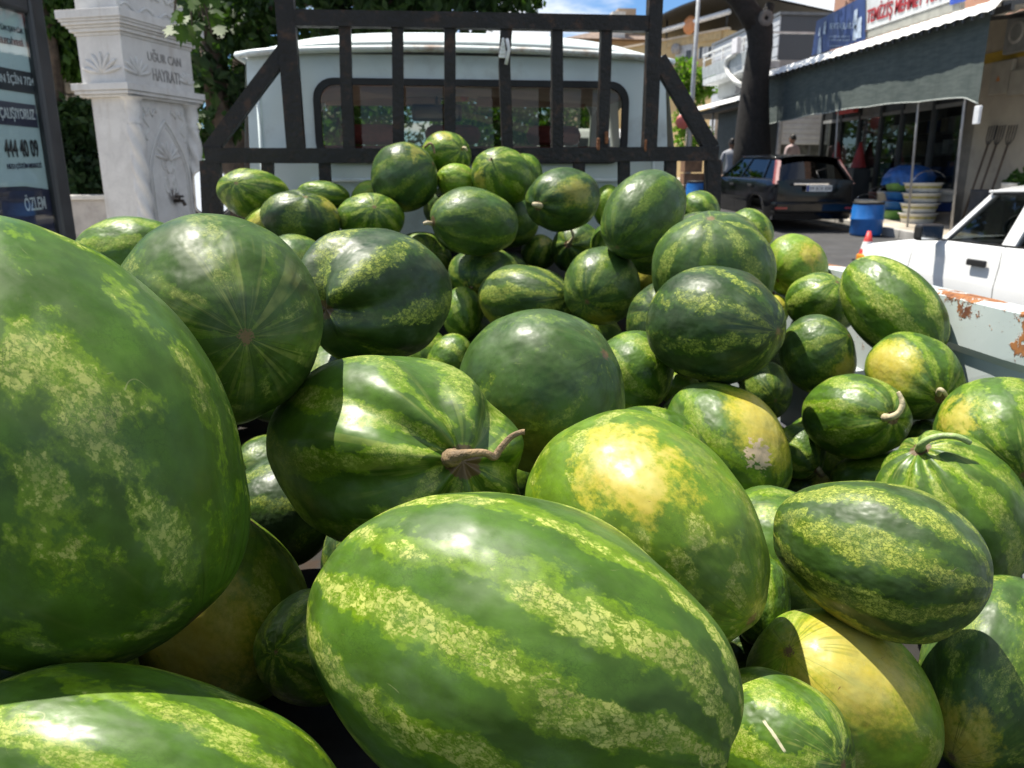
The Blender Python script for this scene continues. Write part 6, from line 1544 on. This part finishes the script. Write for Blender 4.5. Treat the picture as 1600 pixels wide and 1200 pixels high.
b.tube([TP(1190, 36), TP(1198, 22), TP(1204, 6)], [.19, .13, .11], 10)
trk = b.build('trunk', bark_dark, dt)
kx = TP(1189, 32)
b = MB(); b.lathe([(.05, -.02), (.09, -.055), (.15, -.06), (.19, -.02), (.20, .05)], (kx[0], 20-.30, kx[2]), 14, 'y'); b.build('knot', mat('knot_grey', (.11, .10, .095), .9), trk)
cr = [(TP(1150, -10)[0]+dx, 20+dy, 7.2+dz, r_) for dx, dy, dz, r_ in ((-1.5, 0, .3, .9), (0, .5, 1, 1.0), (1.0, 0, .8, 1.0), (-.5, -1, .9, .9), (1.6, 1, 1.2, .9), (-2.2, .6, .9, .8))]
foliage(cr, 3000, .2, 53).build('crown', leaf_mid, dt)  # unseen crown above the view, added to shade the trunk

# ------------------------------------------------------------------ people
skin_d = mat('skin', (.26, .15, .10), .6, var=.05); hair_d = mat('dark_hair', (.012, .010, .009), .6)
def person(x, Y, g_, rz, shirt, trousers, label, hgt=1.7):
    t = thing('person', label, 'person', (x, Y, g_), rz); s = hgt/1.7
    J = [((0, 0, .95), (.15, .11)), ((0, .01, 1.12), (.145, .10)), ((0, .02, 1.30), (.17, .11)), ((0, .01, 1.42), (.12, .08)), ((0, -.0, 1.48), .055), ((0, -.02, 1.54), .06),
         ((.19, .01, 1.38), .062), ((.24, .02, 1.10), .048), ((.22, -.12, .88), .034), ((-.19, .01, 1.38), .062), ((-.25, .03, 1.10), .048), ((-.24, -.02, .84), .034),
         ((.10, 0, .88), .092), ((.11, -.02, .48), .062), ((.11, .03, .09), .042), ((.12, -.10, .04), .04), ((-.10, 0, .88), .092), ((-.11, .02, .48), .062), ((-.11, .05, .09), .042), ((-.12, -.08, .04), .04)]
    E = [(0, 1), (1, 2), (2, 3), (3, 4), (4, 5), (3, 6), (6, 7), (7, 8), (3, 9), (9, 10), (10, 11), (0, 12), (12, 13), (13, 14), (14, 15), (0, 16), (16, 17), (17, 18), (18, 19)]
    body = skin_mesh('body', [((p[0]*s, p[1]*s, p[2]*s), r) for p, r in J], E, skin_d, t)
    body.data.materials.append(shirt); body.data.materials.append(trousers)
    for f in body.data.polygons:
        z = f.center.z/s; ax_ = abs(f.center.x)/s
        f.material_index = 2 if (z < .93 and ax_ < .20) else (1 if (z > .90 and z < 1.47 and not (ax_ > .2 and z < 1.16)) else 0)
    b = MB(); rows = []
    for i in range(13):
        a = math.pi*i/12
        rows.append([(.078*math.sin(a)*math.cos(k)*s, (-.02+.096*math.sin(a)*math.sin(k))*s-(.012*s if (abs(k-4.71) < .2 and 5 < i < 8) else 0), (1.62+.118*math.cos(a))*s) for k in [2*math.pi*j/20 for j in range(21)]])
    b.grid(rows); hd = b.build('head', skin_d, t, local=True)
    b = MB(); rows = []
    for i in range(8):
        a = math.pi*i/12
        rows.append([(.086*math.sin(a)*math.cos(k)*s, (-.01+.103*math.sin(a)*math.sin(k))*s, (1.63+.122*math.cos(a))*s) for k in ([2*math.pi*j/18 for j in range(19)] if i < 4 else [-.5+(math.pi+1.0)*j/18 for j in range(19)])])
    b.grid(rows); b.build('hair', hair_d, hd, local=True)
    for sg in (-1, 1):
        b = MB(); b.lathe([(0, -.01), (.02, -.008), (.028, .0), (.02, .01), (0, .012)], (sg*.08*s, -.015*s, 1.615*s), 10, 'x'); b.build('ear', skin_d, hd, local=True)
        b = MB(); b.lathe([(0, -.006), (.009, -.004), (.011, .002)], (sg*.03*s, -.112*s, 1.635*s), 8, 'y'); b.build('eye', hair_d, hd, local=True)
        hx = (.22 if sg > 0 else -.24)*s; hy = (-.12 if sg > 0 else -.02)*s; hz = (.86 if sg > 0 else .82)*s
        fj = [((hx, hy, hz), .03), ((hx, hy-.01, hz-.07), (.034, .016))]; fe = [(0, 1)]
        for k in range(4):
            o_ = (-.027+.018*k); L_ = (.06, .072, .076, .062)[k]
            fj += [((hx+o_*.5, hy-.01+o_, hz-.09), .010), ((hx+o_*.5-sg*.008, hy-.016+o_*1.2, hz-.09-L_*.55), .009), ((hx+o_*.5-sg*.02, hy-.022+o_*1.2, hz-.09-L_), .007)]; n0 = 2+3*k; fe += [(1, n0), (n0, n0+1), (n0+1, n0+2)]
        fj += [((hx-sg*.005, hy-.045, hz-.05), .011), ((hx-sg*.01, hy-.062, hz-.09), .009)]; fe += [(0, 14), (14, 15)]
        skin_mesh('hand', fj, fe, skin_d, t, sub=1)
    b = MB(); b.box(-.012*s, .012*s, -.124*s, -.108*s, 1.585*s, 1.625*s, .004); b.build('nose', skin_d, hd, local=True)
    return t
sh1 = mat('grey_shirt', (.30, .31, .34), .85, var=.15, nscale=8); sh2 = mat('pink_shirt', (.42, .33, .33), .85, var=.15, nscale=8); trs = mat('dark_trousers', (.04, .045, .055), .85, var=.15)
p = atY(1143, 240, 20.5); person(p.x, 20.5, gz(20.5)-.0, math.radians(150), sh1, trs, 'person in a grey shirt with dark hair standing left of the dark trunk', 1.78)
p = atY(1237, 240, 21.6); person(p.x, 21.6, gz(21.6)+.13, math.radians(200), sh2, trs, 'person in a pinkish shirt standing in front of the grey shutter', 1.78)
# crates by the far barrel
cr_m = mat('brown_crate', (.20, .11, .06), .8, var=.3, nscale=6)
for i, (px, py) in enumerate(((1082, 262), (1098, 268))):
    q = atY(px, py, 20.6); g_ = gz(20.6)
    t = thing('produce_crate', ('taller' if i == 0 else 'shorter')+' stack of brown crates beside the far blue barrel', 'crates', (q.x, 20.7+i*.5, g_))
    n = 4 if i == 0 else 3
    for k in range(n):
        for (dx0, dx1, dy0, dy1) in ((-.24, .24, -.18, -.16), (-.24, .24, .16, .18), (-.24, -.22, -.16, .16), (.22, .24, -.16, .16)):
            b = MB(); b.box(q.x+dx0, q.x+dx1, 20.7+i*.5+dy0, 20.7+i*.5+dy1, g_+.32*k, g_+.32*k+.29); b.build('crate_side', cr_m, t)
